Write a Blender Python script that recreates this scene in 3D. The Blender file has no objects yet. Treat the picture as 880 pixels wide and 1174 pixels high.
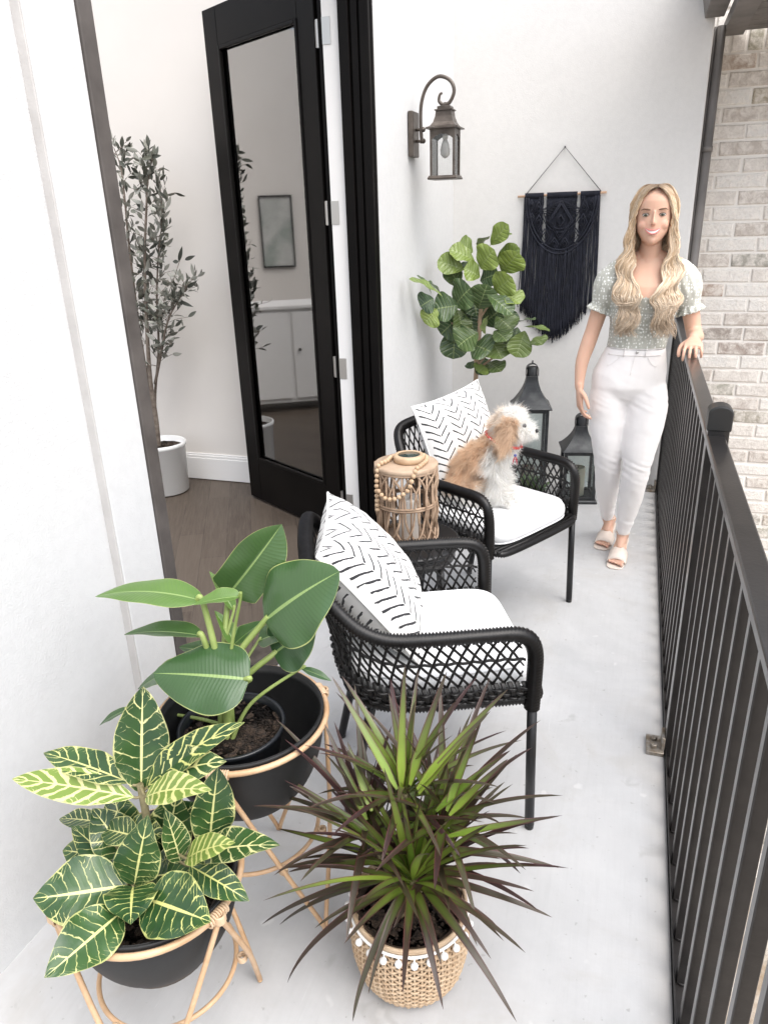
import bpy, bmesh, math, random
import numpy as np
from mathutils import Vector, Matrix, Quaternion, noise as mnoise

random.seed(7)
rng = np.random.default_rng(7)
scene = bpy.context.scene
COL = scene.collection
R = math.radians
PI = math.pi
V3 = Vector

# ------------------------------------------------------------------ camera
CAM_H = 1.62
FPX, PW, PH = 848.0, 880.0, 1174.0
_vpx, _vpy, _nad = 740 - 440, 238 - 587, 68.0
_Y = Vector((_vpx, _vpy, FPX)).normalized()
_ny = -(_nad * _Y.x + FPX * _Y.z) / _Y.y
_Z = -Vector((_nad, _ny, FPX)).normalized()
_X = _Y.cross(_Z)
RW = Matrix((_X, _Y, _Z))          # camera (x right, y down, z forward) -> world
CAM = Vector((0, 0, CAM_H))


def at(px, py, y):
    """world point seen at that place of the picture, y metres along the balcony"""
    d = RW @ Vector((px - 440, py - 587, FPX))
    return CAM + d * (y / d.y)


def atz(px, py, z):
    d = RW @ Vector((px - 440, py - 587, FPX))
    return CAM + d * ((z - CAM_H) / d.z)


cam_data = bpy.data.cameras.new('camera')
cam = bpy.data.objects.new('camera', cam_data)
COL.objects.link(cam)
right = RW @ Vector((1, 0, 0)); up = RW @ Vector((0, -1, 0)); back = RW @ Vector((0, 0, -1))
mw = Matrix((right, up, back)).transposed().to_4x4()
mw.translation = CAM
cam.matrix_world = mw
cam_data.sensor_fit = 'VERTICAL'
cam_data.sensor_height = 24
cam_data.lens = FPX / PH * 24
cam_data.clip_start = 0.05
cam_data.clip_end = 500
scene.camera = cam

# ------------------------------------------------------------------ materials


class NT:
    def __init__(s, name):
        s.m = bpy.data.materials.new(name); s.m.use_nodes = True
        s.t = s.m.node_tree; s.n = s.t.nodes; s.l = s.t.links
        s.b = s.n['Principled BSDF']; s.out = s.n['Material Output']

    def add(s, typ, **kw):
        nd = s.n.new(typ)
        for k, v in kw.items():
            if k.startswith('i_'):
                nd.inputs[k[2:].replace('_', ' ')].default_value = v
            else:
                setattr(nd, k, v)
        return nd

    def link(s, a, b): s.l.new(a, b)

    def math(s, op, a, b=None, c=None):
        nd = s.n.new('ShaderNodeMath'); nd.operation = op
        for i, v in enumerate((a, b, c)):
            if v is None: continue
            if isinstance(v, (int, float)): nd.inputs[i].default_value = v
            else: s.l.new(v, nd.inputs[i])
        return nd.outputs[0]

    def mix(s, fac, a, b, blend='MIX'):
        nd = s.n.new('ShaderNodeMix'); nd.data_type = 'RGBA'; nd.blend_type = blend
        for sock, v in ((nd.inputs[0], fac), (nd.inputs[6], a), (nd.inputs[7], b)):
            if isinstance(v, (int, float)): sock.default_value = v
            elif isinstance(v, (tuple, list)): sock.default_value = (*v[:3], 1)
            else: s.l.new(v, sock)
        return nd.outputs[2]

    def ramp(s, fac, stops):
        nd = s.n.new('ShaderNodeValToRGB'); r = nd.color_ramp
        while len(r.elements) < len(stops): r.elements.new(0.5)
        for e, (p, c) in zip(r.elements, stops):
            e.position = p; e.color = (*c, 1) if not isinstance(c, (int, float)) else (c, c, c, 1)
        s.l.new(fac, nd.inputs[0]); return nd.outputs[0]

    def coord(s, what='Object'):
        return s.n.new('ShaderNodeTexCoord').outputs[what]

    def noise(s, scale, detail=4, rough=.55, vec=None, dist=0):
        nd = s.n.new('ShaderNodeTexNoise'); nd.inputs['Scale'].default_value = scale
        nd.inputs['Detail'].default_value = detail; nd.inputs['Roughness'].default_value = rough
        nd.inputs['Distortion'].default_value = dist
        s.l.new(vec if vec is not None else s.coord(), nd.inputs['Vector'])
        return nd.outputs['Fac']

    def bump(s, h, strength=.3, dist=.002, normal=None):
        nd = s.n.new('ShaderNodeBump'); nd.inputs['Strength'].default_value = strength
        nd.inputs['Distance'].default_value = dist
        s.l.new(h, nd.inputs['Height'])
        if normal is not None: s.l.new(normal, nd.inputs['Normal'])
        s.l.new(nd.outputs[0], s.b.inputs['Normal']); return nd.outputs[0]

    def col(s, v):
        if isinstance(v, (tuple, list)): s.b.inputs['Base Color'].default_value = (*v[:3], 1)
        else: s.l.new(v, s.b.inputs['Base Color'])

    def set(s, **kw):
        for k, v in kw.items():
            k = k.replace('_', ' ')
            s.b.inputs[k].default_value = v


def simple(name, c, rough=.5, metal=0, var=None, vscale=6, bscale=None, bstr=.3, bdist=.002, **kw):
    t = NT(name)
    t.set(Roughness=rough, Metallic=metal)
    if var:
        n = t.noise(vscale, 5)
        t.col(t.mix(t.ramp(n, [(.35, 0.0), (.65, 1.0)]), c, var))
    else:
        t.col(c)
    if bscale: t.bump(t.noise(bscale, 3), bstr, bdist)
    for k, v in kw.items(): t.b.inputs[k.replace('_', ' ')].default_value = v
    return t.m


def vcol_mat(name, rough=.5, bscale=None, bstr=.3, bdist=.001, nz=None, **kw):
    t = NT(name); t.set(Roughness=rough)
    a = t.add('ShaderNodeAttribute', attribute_name='Col').outputs['Color']
    if nz:
        n = t.noise(nz, 4)
        a = t.mix(.5, a, t.mix(1.0, a, t.ramp(n, [(.3, .55), (.7, 1.0)]), 'MULTIPLY'))
    t.col(a)
    if bscale: t.bump(t.noise(bscale, 3), bstr, bdist)
    for k, v in kw.items(): t.b.inputs[k.replace('_', ' ')].default_value = v
    return t.m


def m_stucco(name, c, c2):
    t = NT(name); t.set(Roughness=.92, Specular_IOR_Level=.2)
    n1 = t.noise(1.3, 5, .6); n2 = t.noise(38, 5, .6)
    base = t.mix(t.ramp(n1, [(.3, 0.0), (.7, 1.0)]), c, c2)
    t.col(t.mix(t.math('MULTIPLY', t.ramp(n2, [(.42, 0.0), (.62, 1.0)]), .12), base, tuple(x * .8 for x in c)))
    b1 = t.noise(120, 6, .7); v = t.add('ShaderNodeTexVoronoi', i_Scale=220.0); t.link(t.coord(), v.inputs['Vector'])
    h = t.math('ADD', b1, t.math('MULTIPLY', v.outputs['Distance'], .5))
    h = t.math('ADD', h, t.math('MULTIPLY', n2, .8))
    st1_ = t.ramp(t.noise(4.5, 4, .6, dist=.5), [(.35, .55), (.65, 1.0)])
    t.bump(t.math('MULTIPLY', h, st1_), .34, .0028)
    return t.m


def m_concrete():
    t = NT('concrete'); t.set(Specular_IOR_Level=.35)
    n1 = t.noise(.9, 6, .62, dist=.4); n2 = t.noise(6, 6, .65); n3 = t.noise(60, 4, .6)
    mp = t.add('ShaderNodeMapping'); mp.inputs['Scale'].default_value = (26, 1.6, 4); mp.inputs['Rotation'].default_value = (0, 0, R(20))
    t.link(t.coord(), mp.inputs['Vector'])
    n4 = t.noise(3, 5, .6, vec=mp.outputs[0])
    c = t.mix(t.ramp(n1, [(.32, 0.0), (.68, 1.0)]), (.42, .425, .432), (.54, .543, .548))
    c = t.mix(t.math('MULTIPLY', t.ramp(n2, [(.45, 0.0), (.75, 1.0)]), .55), c, (.56, .56, .56))
    c = t.mix(t.math('MULTIPLY', t.ramp(n4, [(.5, 0.0), (.7, 1.0)]), .10), c, (.32, .32, .32))
    st_ = t.ramp(t.noise(2.1, 5, .7, dist=1.2), [(.52, 0.0), (.66, 1.0)])
    c = t.mix(t.math('MULTIPLY', st_, .30), c, (.40, .375, .34))
    scr = t.ramp(t.noise(2.6, 6, .75, vec=mp.outputs[0], dist=2.0), [(.655, 0.0), (.68, 1.0)])
    c = t.mix(t.math('MULTIPLY', scr, .35), c, (.66, .66, .66))
    spk = t.ramp(t.noise(55, 2, .5), [(.70, 0.0), (.74, 1.0)])
    c = t.mix(t.math('MULTIPLY', spk, .4), c, (.20, .19, .18))
    big = t.ramp(t.noise(1.1, 6, .75, dist=.8), [(.42, 0.0), (.62, 1.0)])
    c = t.mix(t.math('MULTIPLY', big, .30), c, (.36, .355, .35))
    spots = t.ramp(t.noise(17, 2, .4), [(.70, 0.0), (.76, 1.0)])
    c = t.mix(t.math('MULTIPLY', spots, .35), c, (.68, .68, .67))
    dark = t.ramp(t.noise(9, 3, .5, dist=.8), [(.24, 1.0), (.33, 0.0)])
    c = t.mix(t.math('MULTIPLY', dark, .3), c, (.22, .21, .2))
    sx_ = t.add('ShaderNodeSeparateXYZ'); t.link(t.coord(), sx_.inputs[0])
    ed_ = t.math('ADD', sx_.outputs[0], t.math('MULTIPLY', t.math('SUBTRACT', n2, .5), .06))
    c = t.mix(t.math('MULTIPLY', t.ramp(ed_, [(.135, 0.0), (.215, 1.0)]), .55), c, (.27, .25, .23))  # brownish edge stain, deepened to mute light patches between the pickets
    t.col(c)
    t.link(t.ramp(n2, [(.3, .72), (.7, .5)]), t.b.inputs['Roughness'])
    h = t.math('ADD', t.math('MULTIPLY', n3, .5), t.math('MULTIPLY', n4, 1.0))
    t.bump(h, .25, .002)
    return t.m


def m_woodfloor():
    t = NT('dark_wood_floor'); t.set(Roughness=.5, Specular_IOR_Level=.3)
    mp = t.add('ShaderNodeMapping'); mp.inputs['Rotation'].default_value = (0, 0, R(62)); t.link(t.coord(), mp.inputs['Vector'])
    br = t.add('ShaderNodeTexBrick', i_Scale=1.0, i_Mortar_Size=.0018, i_Brick_Width=.9, i_Row_Height=.13, i_Bias=0.0)
    br.offset = .37
    br.inputs['Color1'].default_value = (.050, .037, .029, 1); br.inputs['Color2'].default_value = (.085, .066, .052, 1)
    br.inputs['Mortar'].default_value = (.03, .022, .018, 1)
    t.link(mp.outputs[0], br.inputs['Vector'])
    m2 = t.add('ShaderNodeMapping'); m2.inputs['Scale'].default_value = (2, 30, 2); t.link(mp.outputs[0], m2.inputs['Vector'])
    g = t.noise(2.5, 6, .7, vec=m2.outputs[0], dist=.6)
    t.col(t.mix(t.ramp(g, [(.35, .8), (.65, 0.0)]), br.outputs['Color'], (.105, .085, .068)))
    t.bump(t.math('ADD', g, t.math('MULTIPLY', br.outputs['Fac'], -2)), .15, .002)
    return t.m


def m_glass(name, tint=(.9, .93, .93), refl=1.0):
    t = NT(name)
    fr = t.add('ShaderNodeFresnel', i_IOR=1.5)
    tr = t.add('ShaderNodeBsdfTransparent'); tr.inputs['Color'].default_value = (*tint, 1)
    gl = t.add('ShaderNodeBsdfGlossy'); gl.inputs['Roughness'].default_value = .03
    mx = t.add('ShaderNodeMixShader')
    t.link(t.math('MULTIPLY', fr.outputs[0], refl), mx.inputs[0])
    t.link(tr.outputs[0], mx.inputs[1]); t.link(gl.outputs[0], mx.inputs[2])
    t.link(mx.outputs[0], t.out.inputs['Surface'])
    return t.m


MAT = {}
MAT['stucco'] = m_stucco('white_stucco', (.61, .615, .62), (.66, .665, .668))
MAT['stucco_end'] = m_stucco('pale_grey_stucco', (.64, .63, .615), (.69, .68, .665))
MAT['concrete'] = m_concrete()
MAT['woodfloor'] = m_woodfloor()
MAT['inwall'] = simple('cream_plaster', (.70, .665, .625), .85, var=(.73, .695, .655), vscale=2, bscale=120, bstr=.15)
MAT['intrim'] = simple('white_trim_paint', (.80, .79, .775), .45)
MAT['black_door'] = simple('black_door_paint', (.004, .0035, .0035), .40, var=(.007, .006, .0055), vscale=3, bscale=60, bstr=.06, Specular_IOR_Level=.10)
MAT['brown_trim'] = simple('weathered_dark_trim', (.06, .052, .048), .55, var=(.10, .088, .082), vscale=9, bscale=50, bstr=.3)
MAT['steel'] = simple('brushed_hinge_steel', (.55, .54, .52), .35, .9, bscale=200, bstr=.1)
MAT['rail'] = simple('dark_bronze_railing_paint', (.015, .0135, .013), .30, .35, var=(.026, .023, .022), vscale=14, bscale=130, bstr=.12, Coat_Weight=.35, Coat_Roughness=.2)
MAT['rail_cap'] = simple('black_plastic_cap', (.012, .012, .012), .4)
MAT['galv'] = simple('galvanised_bracket', (.38, .36, .33), .5, .7, var=(.22, .17, .12), vscale=40, bscale=80, bstr=.3)
MAT['pipe'] = simple('grey_brown_pipe_paint', (.13, .12, .112), .5, var=(.19, .175, .165), vscale=5)
MAT['beam'] = simple('dark_stained_beam', (.11, .10, .092), .6, var=(.16, .145, .135), vscale=8, bscale=40, bstr=.3)
MAT['wicker'] = simple('black_wicker', (.006, .0055, .0055), .34, var=(.012, .011, .011), vscale=60, bscale=240, bstr=.25, bdist=.001, Specular_IOR_Level=.36)
MAT['blackmetal'] = simple('black_powdercoat', (.012, .012, .013), .35, .2, bscale=180, bstr=.08)
MAT['cushion'] = simple('white_cushion_fabric', (.80, .81, .82), .9, bscale=420, bstr=.35, bdist=.0008, Sheen_Weight=.3)
MAT['lantern'] = simple('black_lantern_metal', (.03, .032, .035), .42, .6, var=(.055, .058, .06), vscale=20, bscale=60, bstr=.12)
MAT['bronze'] = simple('oil_rubbed_bronze', (.075, .062, .052), .42, .55, var=(.13, .11, .095), vscale=18, bscale=90, bstr=.15)
MAT['glass'] = m_glass('clear_glass')
MAT['doorglass'] = m_glass('door_glass', (.93, .93, .93), 4.6)
MAT['seedy'] = m_glass('seedy_glass', (.96, .96, .96), 1.2)
MAT['wax'] = simple('cream_candle_wax', (.78, .70, .56), .5, Subsurface_Weight=.15)
MAT['whitewax'] = simple('white_candle_wax', (.82, .80, .76), .5)
MAT['bowl'] = simple('matte_black_bowl', (.009, .009, .0095), .6, var=(.015, .015, .0155), vscale=7, bscale=160, bstr=.1)
MAT['pot_black'] = simple('black_nursery_plastic', (.012, .014, .017), .3)
MAT['rattan'] = simple('natural_rattan', (.50, .31, .17), .45, var=(.62, .42, .26), vscale=22, bscale=90, bstr=.25)
MAT['rattan_wrap'] = simple('pale_rattan_wrap', (.66, .50, .34), .55, var=(.55, .38, .24), vscale=60, bscale=200, bstr=.3)
MAT['driftwood'] = simple('weathered_willow', (.26, .17, .11), .7, var=(.42, .30, .21), vscale=30, bscale=120, bstr=.4)
MAT['woodtop'] = simple('sandy_wood_disc', (.36, .25, .17), .6, var=(.47, .35, .25), vscale=12, bscale=70, bstr=.25)
MAT['bead'] = simple('pale_wood_bead', (.46, .31, .19), .55, var=(.56, .41, .27), vscale=26)
MAT['soil'] = simple('dark_potting_soil', (.018, .012, .009), .95, var=(.07, .045, .03), vscale=90, bscale=130, bstr=1.0, bdist=.01)
MAT['whitepot'] = simple('white_glazed_pot', (.78, .78, .77), .25, bscale=30, bstr=.08)
MAT['trunk'] = simple('grey_brown_bark', (.13, .10, .08), .85, var=(.24, .2, .165), vscale=35, bscale=80, bstr=.7, bdist=.004)
MAT['trunk_tan'] = simple('tan_bark', (.30, .21, .14), .8, var=(.38, .28, .19), vscale=35, bscale=80, bstr=.5)
MAT['basket'] = simple('seagrass_weave', (.46, .32, .20), .65, var=(.58, .44, .30), vscale=40, bscale=160, bstr=.4)
MAT['basket_in'] = simple('basket_lining', (.05, .03, .02), .9)
MAT['pom'] = simple('white_cotton', (.84, .83, .81), .95, bscale=300, bstr=.8, bdist=.002)
MAT['cord_navy'] = simple('navy_cotton_cord', (.006, .007, .014), .85, var=(.012, .014, .026), vscale=30, bscale=400, bstr=.4, bdist=.0008)
MAT['dowel'] = simple('pale_dowel', (.55, .36, .24), .5)
MAT['ground'] = simple('pale_gravel_ground', (.50, .48, .45), .95, var=(.25, .19, .13), vscale=3, bscale=30, bstr=.8, bdist=.02)

# ------------------------------------------------------------------ mesh builder
WOFF = {}


class MB:
    def __init__(s): s.V = []; s.F = []; s.U = []; s.C = []; s.n = 0; s.hasU = s.hasC = False

    def add(s, v, f, uv=None, col=None):
        k = s.n; m = len(v)
        s.V.extend([tuple(p) for p in v]); s.F.extend([tuple(i + k for i in q) for q in f]); s.n += m
        if uv is not None: s.hasU = True
        s.U.extend(uv if uv is not None else [(0, 0)] * m)
        if col is not None: s.hasC = True
        if col is None: col = (1, 1, 1)
        if isinstance(col, tuple): s.C.extend([col] * m)
        else: s.C.extend(col)
        return s

    def box(s, lo, hi, col=None, f=None):
        (a, b, c), (d, e, g) = lo, hi
        v = [(a, b, c), (d, b, c), (d, e, c), (a, e, c), (a, b, g), (d, b, g), (d, e, g), (a, e, g)]
        if f: v = [f(*p) for p in v]
        return s.add(v, [(0, 3, 2, 1), (4, 5, 6, 7), (0, 1, 5, 4), (1, 2, 6, 5), (2, 3, 7, 6), (3, 0, 4, 7)], col=col)

    def loft(s, rings, closed=True, cap=True, uv=None, col=None, loop=False):
        n = len(rings[0]); m = len(rings); v = [p for r in rings for p in r]; fs = []
        for i in range(m if loop else m - 1):
            i2 = (i + 1) % m
            for j in range(n if closed else n - 1):
                j2 = (j + 1) % n
                fs.append((i * n + j, i * n + j2, i2 * n + j2, i2 * n + j))
        if cap and closed and not loop:
            fs.append(tuple(reversed(range(n)))); fs.append(tuple(range((m - 1) * n, m * n)))
        return s.add(v, fs, uv, col)

    def tube(s, path, r, n=8, loop=False, cap=True, col=None, flat=1.0, up=None):
        P = [Vector(p) for p in path]; m = len(P)
        if not hasattr(r, '__len__'): r = [r] * m
        T = []
        for i in range(m):
            if loop: d = P[(i + 1) % m] - P[(i - 1) % m]
            else: d = P[min(i + 1, m - 1)] - P[max(i - 1, 0)]
            if d.length < 1e-9: d = Vector((0, 0, 1))
            T.append(d.normalized())
        ref = Vector(up) if up else (Vector((0, 0, 1)) if abs(T[0].z) < .9 else Vector((1, 0, 0)))
        N = (ref - T[0] * ref.dot(T[0])).normalized()
        rings = []; cc = []
        for i in range(m):
            N = (N - T[i] * N.dot(T[i]))
            N = N.normalized() if N.length > 1e-6 else T[i].orthogonal().normalized()
            B = T[i].cross(N)
            rings.append([P[i] + (N * math.cos(2 * PI * j / n) * flat + B * math.sin(2 * PI * j / n)) * r[i] for j in range(n)])
            if col is not None and not isinstance(col, tuple): cc.extend([col[i]] * n)
        return s.loft(rings, cap=cap, loop=loop, col=(cc if cc else col))

    def lathe(s, prof, c=(0, 0, 0), n=40, cap=True, col=None, ax=None):
        rings = []
        for r, z in prof:
            rings.append([(c[0] + r * math.cos(2 * PI * j / n), c[1] + r * math.sin(2 * PI * j / n), c[2] + z) for j in range(n)])
        return s.loft(rings, cap=cap, col=col)

    def sphere(s, c, r, nu=14, nv=9, col=None, sc=(1, 1, 1)):
        rings = []
        for i in range(nv):
            a = -PI / 2 + PI * (i + .02) / (nv - 1 + .04)
            rings.append([(c[0] + sc[0] * r * math.cos(a) * math.cos(2 * PI * j / nu), c[1] + sc[1] * r * math.cos(a) * math.sin(2 * PI * j / nu), c[2] + sc[2] * r * math.sin(a)) for j in range(nu)])
        return s.loft(rings, col=col)

    def build(s, name, mat, parent=None, origin=None, smooth=True, bevel=None, local=False):
        me = bpy.data.meshes.new(name)
        off = WOFF.get(parent.name, Vector((0, 0, 0))) if parent is not None else Vector(origin or (0, 0, 0))
        if local: off = Vector((0, 0, 0))
        V = np.array(s.V, dtype=np.float64) - np.array(off)
        me.from_pydata(V.tolist(), [], s.F)
        if s.hasU or s.hasC:
            li = np.zeros(len(me.loops), dtype=np.int32); me.loops.foreach_get('vertex_index', li)
        if s.hasU:
            uvl = me.uv_layers.new(name='UVMap')
            uvl.data.foreach_set('uv', np.array(s.U, dtype=np.float32)[li].ravel())
        if s.hasC:
            ca = me.color_attributes.new('Col', 'FLOAT_COLOR', 'POINT')
            c = np.ones((s.n, 4), dtype=np.float32); c[:, :3] = np.array([x[:3] for x in s.C], dtype=np.float32)
            ca.data.foreach_set('color', c.ravel())
        me.update()
        if smooth: me.polygons.foreach_set('use_smooth', [True] * len(me.polygons))
        me.materials.append(mat)
        o = bpy.data.objects.new(name, me); COL.objects.link(o)
        if parent is not None: o.parent = parent
        else: o.location = off
        WOFF[o.name] = off
        if smooth == 'auto' or bevel:
            if bevel:
                b = o.modifiers.new('bevel', 'BEVEL'); b.width = bevel; b.segments = 2; b.limit_method = 'ANGLE'; b.angle_limit = R(40)
                b.harden_normals = False
        if smooth == 'auto':
            me.set_sharp_from_angle(angle=R(38))
        return o


def empty(name, loc=(0, 0, 0), rz=0):
    o = bpy.data.objects.new(name, None); COL.objects.link(o)
    o.location = loc; o.rotation_euler = (0, 0, rz); o.empty_display_size = .1
    WOFF[o.name] = Vector(loc)
    return o


def tag(o, label=None, cat=None, group=None, kind=None):
    if label: o['label'] = label
    if cat: o['category'] = cat
    if group: o['group'] = group
    if kind or label: o['kind'] = kind or 'thing'
    return o


def copy_tree(o, parent=None):
    c = o.copy(); COL.objects.link(c)
    if parent is not None: c.parent = parent
    for ch in [x for x in bpy.data.objects if x.parent is o]: copy_tree(ch, c)
    return c


def smoothpath(pts, n=8, loop=False):
    """Catmull-Rom through the points"""
    P = [Vector(p) for p in pts]; out = []
    m = len(P)
    rngi = range(m) if loop else range(m - 1)
    for i in rngi:
        if loop: a, b, c, d = P[(i - 1) % m], P[i], P[(i + 1) % m], P[(i + 2) % m]
        else: a, b, c, d = P[max(i - 1, 0)], P[i], P[i + 1], P[min(i + 2, m - 1)]
        for k in range(n):
            t = k / n
            out.append(.5 * ((2 * b) + (c - a) * t + (2 * a - 5 * b + 4 * c - d) * t * t + (-a + 3 * b - 3 * c + d) * t ** 3))
    if not loop: out.append(P[-1])
    return out


def resample(path, n, loop=False):
    P = [Vector(p) for p in path]
    if loop: P = P + [P[0]]
    L = [0]
    for a, b in zip(P, P[1:]): L.append(L[-1] + (b - a).length)
    out = []; k = 0
    cnt = n if loop else n
    for i in range(cnt):
        s_ = L[-1] * i / (n if loop else n - 1)
        while k < len(L) - 2 and L[k + 1] < s_: k += 1
        f = 0 if L[k + 1] == L[k] else (s_ - L[k]) / (L[k + 1] - L[k])
        out.append(P[k].lerp(P[k + 1], f))
    return out


def plen(path):
    return sum((Vector(b) - Vector(a)).length for a, b in zip(path, path[1:]))


# ------------------------------------------------------------------ the setting
def hx(y): return -1.27 + .048 * (y - .9)           # the face of the house wall leans slightly off the balcony's line


def hw(d, y, z): return (hx(y) + d, y, z)           # d: outward from the wall face


Y_END = 4.65
Y_OPEN0, Y_OPEN1 = 1.598, 3.405
Z_OPEN = 2.72
b = MB(); b.add([hw(-.12, -2.5, 0), (.212, -2.5, 0), (.212, Y_END, 0), hw(-.12, Y_END, 0), hw(-.12, -2.5, -.22), (.212, -2.5, -.22), (.212, Y_END, -.22), hw(-.12, Y_END, -.22)],
                [(0, 1, 2, 3), (7, 6, 5, 4), (1, 0, 4, 5), (2, 1, 5, 6), (3, 2, 6, 7), (0, 3, 7, 4)])
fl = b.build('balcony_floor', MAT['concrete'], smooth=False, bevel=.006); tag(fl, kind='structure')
b = MB(); b.add([(-7, -2, -.004), (hx(-2) - .12, -2, -.004), (hx(4.3) - .12, 4.3, -.004), (-7, 4.3, -.004)], [(0, 1, 2, 3)])
tag(b.build('interior_floor', MAT['woodfloor'], smooth=False), kind='structure')
b = MB(); b.add([(-250, -250, -3.2), (250, -250, -3.2), (250, 250, -3.2), (-250, 250, -3.2)], [(0, 1, 2, 3)])
tag(b.build('ground', MAT['ground'], smooth=False), kind='structure')

# house wall with the door opening
wall = MB()
wall.box((-.13, -2.5, -.1), (0, 1.44, 3.1), f=hw)
wall.box((-.13, Y_OPEN1, 0), (0, Y_END, 3.1), f=hw)
wall.box((-.13, 1.44, Z_OPEN), (0, Y_OPEN1, 3.1), f=hw)
hwall = wall.build('house_wall', MAT['stucco'], smooth=False)
tag(hwall, 'white stucco house wall around the open black french door', 'wall')
band = MB(); band.box((-.13, 1.4402, 0), (.024, Y_OPEN0, Z_OPEN - .002), f=hw)
band.build('stucco_band', MAT['stucco'], hwall, smooth=False, bevel=.004)
ck = MB(); ck.box((-.001, 1.4352, 0), (.0225, 1.4400, Z_OPEN - .01), f=hw); ck.build('band_side_strip', simple('greige_strip', (.47, .455, .445), .8, var=(.54, .525, .515), vscale=9, bscale=60, bstr=.4), hwall, smooth=False, bevel=.002)  # thin strip that greys the side face of the raised band
# end wall
b = MB(); b.box((-1.5, Y_END, -.1), (.245, Y_END + .2, 3.1))
endw = b.build('end_wall', MAT['stucco_end'], smooth=False, bevel=.008)
tag(endw, 'pale stucco wall at the far end, black macrame hanging on it', 'wall')

# brick wall beyond the balcony
def m_brick():
    t = NT('limewashed_brick'); t.set(Roughness=.92, Specular_IOR_Level=.2)
    a = t.add('ShaderNodeAttribute', attribute_name='Col').outputs['Color']
    n1 = t.noise(22, 6, .7, dist=.5); n2 = t.noise(70, 5, .7)
    wash = t.ramp(n1, [(.40, 0.0), (.60, 1.0)])
    c = t.mix(t.math('MULTIPLY', wash, .74), a, (.90, .85, .79))
    c = t.mix(t.math('MULTIPLY', t.ramp(n2, [(.50, 0.0), (.62, 1.0)]), .25), c, (.48, .42, .38))
    t.col(c); t.bump(t.math('ADD', n1, n2), .9, .008)
    return t.m


def m_mortar():
    t = NT('pale_mortar'); t.set(Roughness=.95)
    n = t.noise(30, 6, .7); t.col(t.mix(n, (.80, .76, .71), (.87, .84, .80))); t.bump(n, .8, .006)
    return t.m


YB = Y_END + .22
bm_ = MB(); bm_.box((.10, YB + .012, -3.3), (4.2, YB + .3, 3.4))
bw = bm_.build('brick_wall', m_mortar(), smooth=False)
tag(bw, 'whitewashed brick wall beyond the end of the balcony', 'wall')
bb = MB(); rr = random.Random(3)
pitch, bl = .083, .262
row = 0; z = -3.2
while z < 3.2:
    soldier = 2.30 < z < 2.38
    h = .2 if soldier else pitch
    L = .083 if soldier else bl
    x = .10 - (0 if row % 2 else L / 2) - rr.random() * .02
    while x < 4.1:
        x0 = max(x + .006, .11); x1 = x + L - .006
        if x1 - x0 > .02:
            k = rr.random()
            if k < .13: c = (.38 + rr.random() * .08, .32 + rr.random() * .07, .28 + rr.random() * .06)
            elif k < .30: c = (.56, .50, .45)
            elif k < .62: c = (.72, .67, .62)
            else: c = (.80, .77, .73)
            j = lambda: (rr.random() - .5) * .006
            y0 = YB + .003 + j() * .6
            z0, z1 = z + .007, z + h - .006
            m = .012
            pts_o = [(x0 + j(), z0 + j()), (x1 + j(), z0 + j()), (x1 + j(), z1 + j()), (x0 + j(), z1 + j())]
            cx_, cz_ = (x0 + x1) / 2, (z0 + z1) / 2
            v = [(px_, YB + .02, pz_) for px_, pz_ in pts_o] + [(px_, y0 + .005, pz_) for px_, pz_ in pts_o] + \
                [(px_ + (m * .5 if px_ < cx_ else -m * .5), y0, pz_ + (m * .5 if pz_ < cz_ else -m * .5)) for px_, pz_ in pts_o]
            bb.add(v, [(0, 1, 5, 4), (1, 2, 6, 5), (2, 3, 7, 6), (3, 0, 4, 7), (4, 5, 9, 8), (5, 6, 10, 9), (6, 7, 11, 10), (7, 4, 8, 11), (8, 9, 10, 11)], col=c)
        x += L
    z += h; row += 1
bb.build('brick_courses', m_brick(), bw, smooth=False)

# downspout at the wall's corner
b = MB(); b.tube([(.283, Y_END + .05, 2.46), (.283, Y_END + .05, -3.2)], .022, 16)
b.tube([(.254, Y_END + .06, 2.46), (.254, Y_END + .06, -3.2)], .009, 10)
dp = b.build('downspout', MAT['pipe'], origin=(.283, Y_END + .05, -3.2)); tag(dp, 'grey downspout between the pale end wall and the brick wall', 'pipe')
for zz in (1.9, .3):
    s_ = MB(); s_.lathe([(.0225, -.014), (.026, -.014), (.026, .014), (.0225, .014)], (.283, Y_END + .05, zz), 16, cap=False); s_.build('strap', MAT['pipe'], dp)

# porch beam and eave
b = MB()
b.add([(.195, -3, 2.49), (.285, -3, 2.49), (.285, Y_END, 2.49), (.195, Y_END, 2.49), (.13, -3, 2.78), (.285, -3, 2.78), (.285, Y_END, 2.78), (.13, Y_END, 2.78)],
      [(0, 3, 2, 1), (4, 5, 6, 7), (0, 1, 5, 4), (1, 2, 6, 5), (2, 3, 7, 6), (3, 0, 4, 7)])
bo = b.build('porch_beam', MAT['beam'], smooth=False, bevel=.004); tag(bo, 'dark brown porch beam ending on the pale end wall', 'beam')
b = MB()
for k in range(7):
    b.box((.40 + .0, Y_END + .19 - .12 * (k + 1) + .004, 2.455), (2.6, Y_END + .19 - .12 * k, 2.475))
b.box((.30, 3.7, 2.44), (.40, YB - .01, 2.50))
eo = b.build('eave', MAT['beam'], smooth=False, bevel=.003); tag(eo, 'dark boarded eave over the top of the brick wall', 'eave')

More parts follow.
